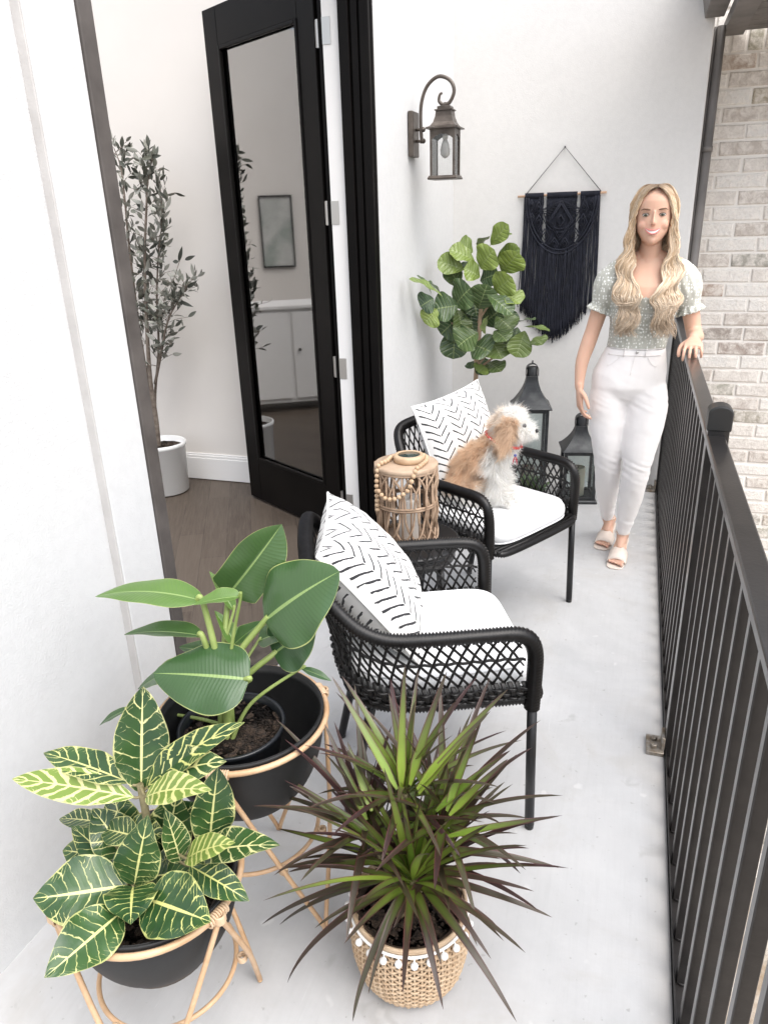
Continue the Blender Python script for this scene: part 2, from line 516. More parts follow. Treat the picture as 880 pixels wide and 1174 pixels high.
# interior walls seen through the doorway
b = MB(); b.box((-6.2, 4.13, 0), (hx(4.2) - .132, 4.28, 3.3))
iw = b.build('interior_wall', MAT['inwall'], smooth=False); tag(iw, 'cream interior wall behind the olive tree with white baseboard', 'wall')
b = MB(); b.box((-6.2, 4.112, 0), (hx(4.2) - .134, 4.1295, .15)); b.box((-6.2, 4.116, .15), (hx(4.2) - .134, 4.1295, .168)); b.box((-6.2, 4.121, .168), (hx(4.2) - .134, 4.1295, .18))
b.build('baseboard', MAT['intrim'], iw, smooth=False, bevel=.003)
b = MB()
b.box((-6.1, -2, 0), (-6.0, 1.0, 3.3)); b.box((-6.1, 3.0, 0), (-6.0, 4.128, 3.3)); b.box((-6.1, 1.0, 0), (-6.0, 3.0, .5)); b.box((-6.1, 1.0, 2.6), (-6.0, 3.0, 3.3))
iw2 = b.build('side_wall', MAT['inwall'], smooth=False); tag(iw2, 'cream interior wall with a wide window opening, mirrored in the door glass', 'wall')
SBX = 1.15
t = empty('sideboard', (-4.45, 3.0, 0)); tag(t, 'low white cabinet reflected faintly in the door glass', 'cabinet')
b = MB(); b.box((-4.80, 2.5, .08), (-4.35, 3.9, .90)); b.build('carcass', MAT['intrim'], t, smooth=False, bevel=.004)
b = MB(); b.box((-4.81, 2.47, .9002), (-4.32, 3.93, .93)); b.build('top', MAT['intrim'], t, smooth=False, bevel=.004)
for k in range(3):
    b = MB(); b.box((-4.3495, 2.52 + .46 * k, .12), (-4.33, 2.94 + .46 * k, .87)); dd = b.build('door', MAT['intrim'], t, smooth=False, bevel=.003)
    b = MB(); b.sphere((-4.315, 2.89 + .46 * k, .55), .014); b.build('knob', MAT['blackmetal'], dd)
for fx, fy in ((-4.45, 2.52), (-4.45, 3.8), (-4.75, 2.52), (-4.75, 3.8)):
    b = MB(); b.box((fx, fy, 0), (fx + .05, fy + .08, .08)); b.build('foot', MAT['intrim'], t, smooth=False)
t = empty('picture', (-5.99, 3.35, 1.5)); tag(t, 'thin black framed picture reflected in the door glass', 'picture')
b = MB()
for lo, hi in (((-5.999, 3.18, 1.15), (-5.97, 3.195, 1.85)), ((-5.999, 3.505, 1.15), (-5.97, 3.52, 1.85)), ((-5.999, 3.1955, 1.15), (-5.97, 3.5045, 1.165)), ((-5.999, 3.1955, 1.835), (-5.97, 3.5045, 1.85))): b.box(lo, hi)
b.build('frame', MAT['blackmetal'], t, smooth=False)
b = MB(); b.box((-5.998, 3.1955, 1.1655), (-5.985, 3.5045, 1.8345)); b.build('print', simple('print_paper', (.55, .54, .52), .6, var=(.3, .33, .3), vscale=4), t, smooth=False)

# ------------------------------------------------------------------ french door
fr = empty('patio_doorway', hw(-.02, 2.5, 0)); tag(fr, 'tall black french doorway with its glass leaf swung open into the room', 'french door')
def jambset(name, boxes, mat, parent=fr, bev=.003):
    b = MB()
    for lo, hi in boxes: b.box(lo, hi, f=hw)
    return b.build(name, mat, parent, smooth=False, bevel=bev)
# near jamb (seen edge-on), far jamb with mouldings, head, threshold
jambset('jamb', [((-.13, Y_OPEN0 + .001, 0), (.030, Y_OPEN0 + .048, Z_OPEN - .06)), ((-.125, Y_OPEN0 + .048, 0), (-.004, Y_OPEN0 + .056, Z_OPEN - .07))], MAT['brown_trim'])
jambset('jamb', [((-.13, Y_OPEN1 - .022, 0), (.012, Y_OPEN1 - .001, Z_OPEN - .06)),
                 ((-.030, Y_OPEN1 - .050, 0), (.008, Y_OPEN1 - .0225, Z_OPEN - .06)),
                 ((-.075, Y_OPEN1 - .036, 0), (-.045, Y_OPEN1 - .0225, Z_OPEN - .06)),
                 ((-.128, Y_OPEN1 - .044, 0), (-.082, Y_OPEN1 - .0225, Z_OPEN - .06))], MAT['black_door'])
jambset('head', [((-.13, Y_OPEN0 + .001, Z_OPEN - .058), (.012, Y_OPEN1 - .001, Z_OPEN - .001))], MAT['black_door'])
jambset('inner_casing', [((-.21, Y_OPEN1 - .018, 0), (-.1305, Y_OPEN1 + .0, Z_OPEN - .02)), ((-.21, Y_OPEN1 + .0005, 0), (-.185, Y_OPEN1 + .11, Z_OPEN + .06))], MAT['intrim'])
jambset('threshold', [((-.14, Y_OPEN0 + .055, .0005), (.0, Y_OPEN1 - .055, .022))], MAT['bronze'])

hinge_p = Vector((hx(Y_OPEN1) - .245, Y_OPEN1 + .035, 0))
free_p = Vector((-2.19, 3.90, 0))
dl = free_p - hinge_p; DW = dl.length; ang = math.atan2(dl.y, dl.x)
leaf = empty('door_leaf', tuple(hinge_p - fr.location), ang); leaf.parent = fr
# local frame: +x towards the free edge, -y... thickness centred
TH, DH, D0 = .045, 2.60, .012
st = .125
b = MB()
b.box((.004, -TH / 2, D0), (st, TH / 2, DH)); b.box((DW - st, -TH / 2, D0), (DW, TH / 2, DH))
b.box((st + .0003, -TH / 2, D0), (DW - st - .0003, TH / 2, D0 + .26)); b.box((st + .0003, -TH / 2, DH - .17), (DW - st - .0003, TH / 2, DH))
b.build('stile_frame', MAT['black_door'], leaf, smooth=False, bevel=.003, local=True)
b = MB()
gx0, gx1, gz0, gz1 = st, DW - st, D0 + .26, DH - .17
for sgn in (-1, 1):
    y0, y1 = sorted((sgn * (TH / 2 - .012), sgn * (TH / 2 + .006)))
    for (w0, w1) in ((0.0, .018), ):
        b.box((gx0 + .0004, y0, gz0 + .0004), (gx0 + w1, y1, gz1)); b.box((gx1 - w1, y0, gz0), (gx1 - .0004, y1, gz1))
        b.box((gx0 + w1 + .0002, y0, gz0 + .0004), (gx1 - w1 - .0002, y1, gz0 + w1)); b.box((gx0 + w1 + .0002, y0, gz1 - w1), (gx1 - w1 - .0002, y1, gz1 - .0004))
b.build('glazing_bead', MAT['black_door'], leaf, smooth=False, bevel=.004, local=True)
b = MB(); b.box((gx0 + .005, -.004, gz0 + .005), (gx1 - .005, .004, gz1 - .005)); b.build('pane', MAT['doorglass'], leaf, smooth=False, local=True)
b = MB(); b.box((DW + .0004, -TH / 2 - .012, D0), (DW + .022, TH / 2 - .014, DH - .0)); b.tube([(DW + .011, -TH / 2 - .014, D0), (DW + .011, -TH / 2 - .014, DH)], .008, 8)
b.build('astragal', MAT['black_door'], leaf, smooth=False, local=True)
b = MB(); b.box((.02, -TH / 2 - .003, D0 + .0), (DW - .02, -TH / 2 - .0003, D0 + .03)); b.build('door_sweep', MAT['steel'], leaf, smooth=False, local=True)
for zz in (.22, .93, 1.64, 2.35):
    b = MB(); b.tube([(-.006, .012, zz - .052), (-.006, .012, zz + .052)], .0085, 10)
    b.box((.0005, -.020, zz - .05), (.0036, .019, zz + .05))
    b.build('hinge', MAT['steel'], leaf, local=True, smooth='auto')
jambset('rebate', [((-.262, Y_OPEN1 + .112, 0), (-.2115, Y_OPEN1 + .125, Z_OPEN)), ((-.236, Y_OPEN1 + .0005, 0), (-.2115, Y_OPEN1 + .11, Z_OPEN))], MAT['black_door'])
for zz in (.22, .93, 1.64, 2.35):
    jambset('hinge_leaf', [((-.209, Y_OPEN1 - .0205, zz - .05), (-.172, Y_OPEN1 - .0182, zz + .05))], MAT['steel'], bev=None)

# ------------------------------------------------------------------ railing
rl = empty('balcony_railing', (.23, 1.5, 0)); tag(rl, 'dark bronze metal balcony railing with square pickets along the open side', 'railing')
b = MB(); b.box((.207, -1.2, 1.028), (.254, Y_END - .03, 1.052)); b.build('top_rail', MAT['rail'], rl, smooth=False, bevel=.004)
b = MB(); b.box((.2125, -1.2, -.014), (.268, Y_END - .03, -.004)); b.box((.2125, -1.2, -.16), (.222, Y_END - .03, -.0142)); b.box((.2126, -1.2, -.0039), (.2152, Y_END - .03, .020)); b.build('base_plate', MAT['rail'], rl, smooth=False, bevel=.0008)  # last box: lip added to block low light between the picket feet
posts = [2.10, 4.58, -.42]
y = 2.10 - .115 * 22 ; k = 0
ys = []
for i in range(-12, 22):
    yy = 2.10 + .115 * i
    if all(abs(yy - p) > .05 for p in posts) and -.4 < yy < 4.56: ys.append(yy)
pk = None
for yy in ys:
    if pk is None:
        b = MB(); b.box((.2195, -.0115, -.0038), (.2435, .0115, 1.0278)); b.tube([(.2325 + .0130 * math.cos(a_) , .0125 * math.sin(a_), -.0005) for a_ in [2 * PI * i / 14 for i in range(14)]], .0035, 5, loop=True, cap=False)
        me = b; pk = b.build('picket', MAT['rail'], None, smooth='auto', bevel=.0022); pk.parent = rl; pk.location = (0 - .23, yy - 1.5, 0)
    else:
        c = pk.copy(); COL.objects.link(c); c.parent = rl; c.location = (-.23, yy - 1.5, 0)
for yy in posts:
    b = MB(); b.box((.209, yy - .027, -.0038), (.263, yy + .027, 1.10)); po = b.build('post', MAT['rail'], rl, smooth=False, bevel=.003)
    b = MB()
    n = 12
    prof = [(.2055, 1.064)] + [(.236 - .0305 * math.cos(PI * i / n), 1.112 + .020 * math.sin(PI * i / n)) for i in range(n + 1)] + [(.2665, 1.064)]
    b.loft([[(px_, yy - .0305, pz_) for px_, pz_ in prof], [(px_, yy + .0305, pz_) for px_, pz_ in prof]])
    b.build('post_cap', MAT['rail_cap'], po, smooth=False, bevel=.004)
    if yy > 0:
        b = MB(); b.box((.155, yy - .045, .0005), (.2085, yy + .045, .014)); b.box((.199, yy - .03, .0145), (.2088, yy + .03, .06))
        b.tube([(.178, yy - .02, .014), (.178, yy - .02, .028)], .011, 6); b.tube([(.178, yy + .022, .014), (.178, yy + .022, .024)], .011, 6)
        b.build('bracket', MAT['galv'], po, smooth='auto', bevel=.002)

# ------------------------------------------------------------------ wall lamp
wy = 3.90
def lp(d, y, z): return Vector((hx(wy) + d, y, z))
t = empty('wall_lantern', tuple(lp(0, wy, 2.0))); tag(t, 'dark bronze wall lantern with curled arm beside the door', 'wall lamp')
b = MB(); b.box(tuple(lp(.0005, wy - .055, 1.885)), tuple(lp(.026, wy + .055, 2.085))); b.build('back_plate', MAT['bronze'], t, smooth=False, bevel=.005)
arm = smoothpath([lp(.055, wy, 1.945), lp(.05, wy, 2.03), lp(.055, wy, 2.12), lp(.085, wy, 2.19), lp(.14, wy, 2.225), lp(.195, wy, 2.205), lp(.215, wy, 2.16), lp(.195, wy, 2.115), lp(.165, wy, 2.105), lp(.142, wy, 2.122), lp(.146, wy, 2.148), lp(.158, wy, 2.155)], 7)
b = MB(); b.tube(arm, [.0085] * (len(arm) - 22) + [.0085 - .0035 * i / 22 for i in range(22)], 10)
for zz in (1.955, 2.005):
    b.tube([lp(.025, wy, zz), lp(.064, wy, zz)], .007, 10); b.sphere(tuple(lp(.062, wy, zz)), .012)
b.build('arm', MAT['bronze'], t)
lc = (lp(.172, wy, 0).x, wy)
def sq(r, z, tw=0):
    return [(lc[0] + r * sx, lc[1] + r * sy, z) for sx, sy in ((-1, -1), (1, -1), (1, 1), (-1, 1))]
b = MB(); b.loft([sq(r, z) for r, z in ((.078, 2.00), (.078, 2.006), (.060, 2.014), (.048, 2.03), (.040, 2.055), (.037, 2.078), (.043, 2.0785), (.043, 2.084), (.032, 2.0845), (.032, 2.097), (.02, 2.1))])
b.tube([(lc[0], lc[1], 2.098), (lc[0], lc[1], 2.115)], .007, 8)
b.build('lamp_roof', MAT['bronze'], t, smooth=False)
b = MB()
for sx in (-1, 1):
    for sy in (-1, 1):
        b.box((lc[0] + sx * .056 - .005, lc[1] + sy * .056 - .005, 1.796), (lc[0] + sx * .056 + .005, lc[1] + sy * .056 + .005, 1.9995))
b.loft([sq(r, z) for r, z in ((.070, 1.778), (.072, 1.784), (.066, 1.7955), (.03, 1.7958))])
for sx in (-1, 1):
    for k in range(6):       # arched top rails of the glass sides
        a0, a1 = k / 6, (k + 1) / 6
        hh = lambda a: 1.978 - .022 * (abs(a - .5) * 2) ** 2
        for ax in (0, 1):
            p0, p1 = -.051 + .102 * a0, -.051 + .102 * a1
            zl0, zl1 = hh(a0), hh(a1)
            q = [(p0, zl0), (p1, zl1), (p1, 1.9995), (p0, 1.9995)]
            o1, o2 = sx * .052, sx * .059
            if ax == 0: v = [(lc[0] + u, lc[1] + o1, w) for u, w in q] + [(lc[0] + u, lc[1] + o2, w) for u, w in q]
            else: v = [(lc[0] + o1, lc[1] + u, w) for u, w in q] + [(lc[0] + o2, lc[1] + u, w) for u, w in q]
            b.add(v, [(0, 1, 2, 3), (7, 6, 5, 4), (0, 4, 5, 1), (1, 5, 6, 2), (2, 6, 7, 3), (3, 7, 4, 0)])
b.build('lamp_cage', MAT['bronze'], t, smooth=False)
b = MB()
for sx in (-1, 1):
    b.box((lc[0] + sx * .0545 - .0012, lc[1] - .05, 1.798), (lc[0] + sx * .0545 + .0012, lc[1] + .05, 1.976)); b.box((lc[0] - .05, lc[1] + sx * .0545 - .0012, 1.798), (lc[0] + .05, lc[1] + sx * .0545 + .0012, 1.976))
b.build('glass', MAT['seedy'], t, smooth=False)
b = MB(); b.lathe([(.014, 1.995), (.014, 1.96), (.01, 1.955)], (lc[0], lc[1], 0), 12); b.lathe([(.010, 1.955), (.018, 1.935), (.024, 1.91), (.022, 1.89), (.012, 1.877), (.001, 1.873)], (lc[0], lc[1], 0), 14)
b.build('bulb', MAT['whitewax'], t)

# ------------------------------------------------------------------ macrame
WY = Y_END - .012
mc = empty('wall_hanging', (-.455, WY, 1.70)); tag(mc, 'black macrame wall hanging on a pale dowel above the lanterns', 'wall hanging')
b = MB(); b.tube([(-.705, WY, 1.700), (-.215, WY, 1.706)], .006, 10); b.build('dowel', MAT['dowel'], mc)
b = MB(); b.tube([(-.663, WY - .004, 1.705), (-.455, WY, 1.945), (-.245, WY - .004, 1.712)], .0022, 6)
b.tube([(-.455, WY + .011, 1.947), (-.455, WY - .012, 1.947)], .004, 8); b.build('hanging_cord', simple('grey_cord', (.10, .10, .105), .8), mc)
cx0, mw_ = -.456, .205
b = MB(); rr = random.Random(5)
# woven head: short cords wrapped on the dowel, diamond field, swag
for i in range(74):
    x = cx0 - mw_ + 2 * mw_ * i / 73
    q = (x - cx0) / mw_
    if .40 < abs(q) < .50: continue
    b.tube([(x, WY - .010, 1.716), (x, WY - .0115, 1.70), (x, WY - .010, 1.688)], .0031, 5)
    ztop = 1.695
    zb = 1.695 - .30 * math.sqrt(max(0, 1 - q * q)) if True else 0
    n = 8
    pts = [(x + .002 * math.sin(k * 2.4 + i), WY - .006 - .002 * math.sin(k * 3 + i * 1.7), ztop + (zb - ztop) * k / n) for k in range(n + 1)]
    b.tube(pts, .0034, 5)
for rad in (1.0, .93, .62, .56):
    pts = [(cx0 + mw_ * .97 * rad * math.cos(a), WY - .014, 1.692 + .305 * rad * math.sin(a)) for a in [PI + PI * k / 30 for k in range(31)]]
    if rad < .8: pts = [(px_, py_, pz_) for px_, py_, pz_ in pts]
    b.tube(pts, .0048 if rad > .9 else .003, 6)
def poly(pp, r=.0042):
    b.tube([(cx0 + u * mw_, WY - .016, 1.69 - v) for u, v in pp], r, 6)
for s_ in (1, .86, .3): poly([(0, .125 - .105 * s_), (.33 * s_, .125), (0, .125 + .105 * s_), (-.33 * s_, .125), (0, .125 - .105 * s_)])
for sg in (-1, 1):
    for (u, v, w, h) in ((.62, .06, .10, .04), (.60, .135, .12, .045), (.42, .205, .13, .04), (.14, .25, .12, .035), (.82, .04, .08, .03), (.8, .11, .08, .03)):
        poly([(sg * u, v - h), (sg * (u + w), v), (sg * u, v + h), (sg * (u - w), v), (sg * u, v - h)], .0035)
        poly([(sg * u, v - h * .5), (sg * (u + w * .5), v), (sg * u, v + h * .5), (sg * (u - w * .5), v), (sg * u, v - h * .5)], .003)
    for k in range(7): poly([(sg * .05 * k, .02 + .012 * k), (sg * (.05 * k + .34), .118 - .07 + .012 * k * .3)], .0022)
b.build('knotted_panel', MAT['cord_navy'], mc)
b = MB()
for lay in range(3):
    for i in range(78):
        q = -1 + 2 * (i + .5 + rr.uniform(-.4, .4)) / 78
        if lay == 2 and abs(q) > .55: continue
        x = cx0 + q * mw_ * (1.0 if lay else 1.03)
        z0 = 1.694 if abs(q) > .80 or lay == 0 and abs(q) > .7 else 1.695 - .30 * math.sqrt(1 - q * q) + .01
        zb = .905 + .20 * abs(q + .05) ** 1.3 + rr.uniform(-.02, .02) + (.02 if lay == 1 else 0)
        if rr.random() < .10: continue
        n = 9; ph = rr.random() * 6; am = rr.uniform(.001, .005); spread = (1.03 + .06 * rr.random())
        pts = []
        for k in range(n + 1):
            f = k / n
            pts.append((cx0 + (x - cx0) * (1 + (spread - 1) * f) + am * math.sin(ph + f * 5), WY - .004 - lay * .0045 - .003 * rr.random() * f, z0 + (zb - z0) * f))
        b.tube(pts, [.0026 + .0006 * rr.random()] * n + [.0036], 5)
        for _ in range(2):
            e = pts[-1]; b.tube([e, (e[0] + rr.uniform(-.006, .006), e[1] + rr.uniform(-.004, .0), e[2] - .012)], .0014, 3)
b.build('fringe', MAT['cord_navy'], mc)
# ------------------------------------------------------------------ wicker armchairs
def ribbed(b, path, r, pitch=.0090, n=12, amp=.17):
    L = plen(path); m = max(8, int(L / pitch) * 2)
    P = resample(path, m)
    b.tube(P, [r * (1 + amp * (1 if i % 2 else -1)) for i in range(m)], n)


def chair_curves():
    top_half = [(.004, -.275, .40), (.006, -.277, .50), (.004, -.28, .575), (-.012, -.281, .617), (-.05, -.282, .636), (-.14, -.284, .640), (-.28, -.284, .642), (-.37, -.280, .648), (-.435, -.268, .672), (-.485, -.250, .715), (-.525, -.228, .765), (-.547, -.195, .795), (-.556, -.13, .806), (-.560, 0, .810)]
    pts = top_half + [(x, -y, z) for x, y, z in reversed(top_half[:-1])]
    top = smoothpath(pts, 8)
    bot_half = [(-.005, -.262, .425), (-.10, -.262, .425), (-.26, -.258, .424), (-.36, -.245, .424), (-.43, -.205, .425), (-.465, -.13, .426), (-.475, 0, .427)]
    bp = bot_half + [(x, -y, z) for x, y, z in reversed(bot_half[:-1])]
    bot = smoothpath(bp, 8)
    return top, bot


def make_chair(label):
    root = empty('wicker_armchair', (0, 0, 0))
    tag(root, label, 'armchair', 'black wicker armchairs along the house wall')
    top, bot = chair_curves()
    b = MB(); ribbed(b, top, .0185); b.build('top_rail', MAT['wicker'], root)
    # seat frame: the band under the sides plus the front rail
    b = MB(); ribbed(b, bot, .014)
    front = smoothpath([(-.02, -.262, .42), (.02, -.245, .415), (.040, -.20, .412), (.046, 0, .412), (.040, .20, .412), (.02, .245, .415), (-.02, .262, .42)], 8)
    ribbed(b, front, .0125)
    b.build('seat_frame', MAT['wicker'], root)
    # woven apron: fat wrapped strands between the frame and the lattice
    b = MB()
    tp = resample(top[28:-28], 240); bt = resample(bot, 240)
    def P(u, v):   # u along, v from the frame up to the rail
        i = min(239, max(0, u * 239)); k = int(i); f = i - k; k2 = min(239, k + 1)
        return bt[k].lerp(bt[k2], f).lerp(tp[k].lerp(tp[k2], f), v)
    NB = 74
    for i in range(NB):
        u = (i + .5) / NB
        for q in range(3):
            o = (q - 1) * .0034
            a = P(u + o / 1.6, .0); c = P(u + o / 1.6, .28); mid = (a + c) / 2
            outw = Vector((mid.x + .2, mid.y, 0)); outw = outw.normalized() if outw.length > 0 else Vector((1, 0, 0))
            b.tube([a, mid + outw * .012, c], .0042, 5)
    for k, v in enumerate((.06, .13, .20)):
        pts = []
        for i in range(300):
            u = i / 299; p = P(u, v); outw = Vector((p.x + .2, p.y, 0)).normalized()
            pts.append(p + outw * (.010 + .006 * math.sin(u * NB * PI + k * PI)))
        b.tube(pts, .0052, 6)
    b.build('woven_apron', MAT['wicker'], root)
    # open lattice
    b = MB(); NL = 46
    for dirn in (1, -1):
        for i in range(-5, NL + 5):
            for off in (-.0011, .0011):
                u0 = i / NL + off; u1 = u0 + dirn * 3.1 / NL
                pts = []
                for k in range(9):
                    f = k / 8; u = u0 + (u1 - u0) * f
                    if u < 0.004 or u > .996: continue
                    p = P(u, .27 + .71 * f)
                    outw = Vector((p.x + .2, p.y, 0)).normalized()
                    pts.append(p + outw * (.0022 * dirn * math.cos(f * PI * 6)))
                if len(pts) > 2: b.tube(pts, .0024, 5)
    for vv in (.62, .64):
        b.tube([P(i / 199, vv) + Vector((0, 0, .0018 * math.sin(i * 1.1))) for i in range(200)], .0024, 5)
    b.build('lattice', MAT['wicker'], root)
    # woven seat under the cushion
    b = MB(); bo2 = [p for p in bot]
    n = 26
    for i in range(n):
        x = -.45 + .48 * i / (n - 1)
        hwid = .255 if x > -.36 else .255 * math.sqrt(max(0.02, 1 - ((x + .36) / -.12) ** 2))
        b.tube([(x, -hwid, .424), (x, 0, .414), (x, hwid, .424)], .0068, 5)
    b.build('seat', MAT['wicker'], root)
    # legs
    for (tx, ty, bx, by) in ((.004, -.276, .012, -.283), (.004, .276, .012, .283), (-.40, -.17, -.49, -.155), (-.40, .17, -.49, .19)):
        b = MB(); b.tube([(bx, by, .012), (tx, ty, .425)], .0135, 14); b.build('leg', MAT['blackmetal'], root)
        b2 = MB(); b2.tube([(bx, by, 0), (bx, by, .012)], .0125, 12); b2.build('leg_cap', MAT['rail_cap'], root)
    return root


c1_pos, c1_ang = (-.286, 1.90, 0), math.atan2(.414, .91)
c2_pos, c2_ang = (-.318, 2.77, 0), math.atan2(-.485, .875)
ch1 = make_chair('nearer black wicker armchair holding only a chevron pillow and white cushion')
ch1.location = c1_pos; ch1.rotation_euler = (0, 0, c1_ang)
ch2 = copy_tree(ch1); ch2['label'] = 'farther black wicker armchair with the dog sitting in it'
ch2.location = c2_pos; ch2.rotation_euler = (0, 0, c2_ang)
CH = []
for p, a in ((c1_pos, c1_ang), (c2_pos, c2_ang)):
    CH.append(Matrix.Translation(p) @ Matrix.Rotation(a, 4, 'Z'))


def make_cushion():
    b = MB(); n = 44
    def outline(k, s, z):
        a = 2 * PI * k / n; ca, sa = math.cos(a), math.sin(a)
        e = 2 / 5.5
        x = .248 * (abs(ca) ** e) * (1 if ca > 0 else -1); y = .245 * (abs(sa) ** e) * (1 if sa > 0 else -1)
        if x < 0: y *= 1 - .12 * (x / .248) ** 2
        return (-.215 + x * s, y * s, z)
    rings = [[outline(k, s, z) for k in range(n)] for s, z in ((.90, .4325), (.965, .438), (.995, .450), (1.0, .466), (.99, .482), (.96, .493), (.88, .500), (.7, .5055), (.45, .508), (.2, .5085), (.03, .5085))]
    b.loft(rings)
    for z_ in (.440, .496): b.tube([outline(k, .985 if z_ < .45 else .945, z_) for k in range(n)], .0032, 6, loop=True, cap=False)
    b.V = [(x, y, z + (.0035 * mnoise.noise(Vector((x * 7, y * 7, 0))) if z > .49 else 0)) for x, y, z in b.V]
    return b
for i, (Mx, lab) in enumerate(((CH[0], 'white seat cushion on the nearer wicker armchair'), (CH[1], 'white seat cushion under the sitting dog'))):
    b = make_cushion(); o = b.build('seat_cushion', MAT['cushion'], local=False)
    o.matrix_world = Mx; tag(o, lab, 'cushion', 'white seat cushions')


def m_mudcloth():
    t = NT('mudcloth_print'); t.set(Roughness=.9, Sheen_Weight=.2)
    uv = t.coord('UV'); sp = t.add('ShaderNodeSeparateXYZ'); t.link(uv, sp.inputs[0])
    nz1 = t.noise(3.2, 3, vec=uv); nz2 = t.noise(19, 3, vec=uv)
    u = t.math('ADD', sp.outputs[0], t.math('MULTIPLY', t.math('SUBTRACT', nz2, .5), .012))
    v = t.math('ADD', sp.outputs[1], t.math('MULTIPLY', t.math('SUBTRACT', nz1, .5), .03))
    v = t.math('ADD', v, t.math('MULTIPLY', t.math('SUBTRACT', nz2, .5), .010))
    N = 4.0
    U = t.math('MULTIPLY', u, N); fu = t.math('FRACT', U)
    tri = t.math('ABSOLUTE', t.math('SUBTRACT', fu, .5))       # 0 centre .5 edge
    # every strip shifted along
    strip = t.math('FLOOR', U)
    sh = t.math('FRACT', t.math('MULTIPLY', t.math('SINE', t.math('MULTIPLY', strip, 12.9898)), 43.7))
    ph = t.math('ADD', t.math('ADD', t.math('MULTIPLY', v, 13.0), t.math('MULTIPLY', tri, -2.7)), sh)
    fv = t.math('ABSOLUTE', t.math('SUBTRACT', t.math('FRACT', ph), .5))
    wdt = t.math('ADD', .12, t.math('MULTIPLY', t.math('SUBTRACT', nz2, .5), .14))
    line = t.math('LESS_THAN', fv, wdt)
    m1 = t.math('LESS_THAN', tri, t.math('ADD', .40, t.math('MULTIPLY', t.math('SUBTRACT', nz2, .5), .3))); m2 = t.math('GREATER_THAN', tri, .012)
    line = t.math('MULTIPLY', t.math('MULTIPLY', line, m1), m2)
    t.col(t.mix(line, (.80, .79, .77), (.025, .026, .030)))
    w = t.add('ShaderNodeTexWave', i_Scale=150.0, i_Distortion=1.0); t.link(uv, w.inputs['Vector'])
    t.bump(t.math('ADD', w.outputs['Fac'], t.math('MULTIPLY', t.noise(14, 3, vec=uv), 6)), .3, .0012)
    return t.m
MAT['mud'] = m_mudcloth()


def make_pillow(S=.45, T=.085, seed=0):
    """square scatter pillow in its own x-y plane, uv on both faces; puffed middle, pinched corners"""
    n = 26; rr = random.Random(seed); b = MB()
    for side in (1, -1):
        v = []; uv = []
        for i in range(n + 1):
            for j in range(n + 1):
                u, w = i / n * 2 - 1, j / n * 2 - 1
                pin = 1 - .07 * (1 - abs(u) ** 2.2) * (abs(w) ** 3) - .0
                pin2 = 1 - .07 * (1 - abs(w) ** 2.2) * (abs(u) ** 3)
                h = T * (max(0, 1 - abs(u) ** 2.6) * max(0, 1 - abs(w) ** 2.6)) ** .55
                h *= 1 + .10 * mnoise.noise(Vector((u * 1.6 + seed, w * 1.6, side)))
                h += .006 * mnoise.noise(Vector((u * 4 + seed, w * 4, side * 3))) * min(1, h / .02)
                v.append((u * S / 2 * pin2, w * S / 2 * pin, side * h)); uv.append((i / n, j / n))
        f = []
        for i in range(n):
            for j in range(n):
                a = i * (n + 1) + j; q = (a, a + n + 1, a + n + 2, a + 1)
                f.append(q if side > 0 else tuple(reversed(q)))
        b.add(v, f, uv=uv)
    # piping seam
    pts = []
    for k in range(4):
        for i in range(n):
            u = -1 + 2 * i / n
            p = [(u, -1), (1, u), (-u, 1), (-1, -u)][k]
            pin = 1 - .07 * (1 - abs(p[0]) ** 2.2) * (abs(p[1]) ** 3); pin2 = 1 - .07 * (1 - abs(p[1]) ** 2.2) * (abs(p[0]) ** 3)
            pts.append((p[0] * S / 2 * pin2, p[1] * S / 2 * pin, 0))
    b.tube(pts, .0035, 5, loop=True, cap=False)
    return b
# the pillow stands on the seat against the back: local x of pillow -> chair width, local y -> up, local z -> chair front
def place_pillow(o, Mx, loc, tilt, roll, yaw):
    base = Matrix(((0, 0, 1), (1, 0, 0), (0, 1, 0))).to_4x4()
    o.matrix_world = Mx @ Matrix.Translation(loc) @ Matrix.Rotation(yaw, 4, 'Z') @ Matrix.Rotation(-tilt, 4, 'Y') @ Matrix.Rotation(roll, 4, 'X') @ base
o = make_pillow(.415, .095, 1).build('chevron_pillow', MAT['mud']); tag(o, 'white pillow with black chevrons leaning in the nearer armchair', 'pillow', 'mud cloth pillows')
place_pillow(o, CH[0], (-.385, .02, .685), R(37), R(3), R(-8))
o = make_pillow(.44, .08, 2).build('chevron_pillow', MAT['mud']); tag(o, 'white pillow with black chevrons behind the dog in the farther armchair', 'pillow', 'mud cloth pillows')
place_pillow(o, CH[1], (-.41, .03, .712), R(18), R(5), R(2))

# ------------------------------------------------------------------ round black side table + rattan lantern
TX, TY = -.735, 2.42
t = empty('side_table', (TX, TY, 0)); tag(t, 'round black side table between the armchairs under the rattan lantern', 'side table')
b = MB(); b.lathe([(.01, .478), (.185, .478), (.195, .482), (.197, .49), (.195, .497), (.185, .5), (.01, .5)], (TX, TY, 0), 48); b.build('table_top', MAT['blackmetal'], t)
b = MB(); b.lathe([(.17, .435), (.178, .435), (.178, .4775), (.17, .4775)], (TX, TY, 0), 40, cap=False); b.build('apron', MAT['blackmetal'], t)
for k in range(4):
    a = PI / 4 + k * PI / 2 + .3
    b = MB(); b.tube([(TX + .19 * math.cos(a), TY + .19 * math.sin(a), 0), (TX + .165 * math.cos(a), TY + .165 * math.sin(a), .478)], .011, 10); b.build('leg', MAT['blackmetal'], t)
t = empty('rattan_lantern', (TX, TY, .5)); tag(t, 'round open rattan lantern with a candle inside, on the side table', 'lantern')
RR, Z0, Z1 = .108, .502, .795
b = MB()
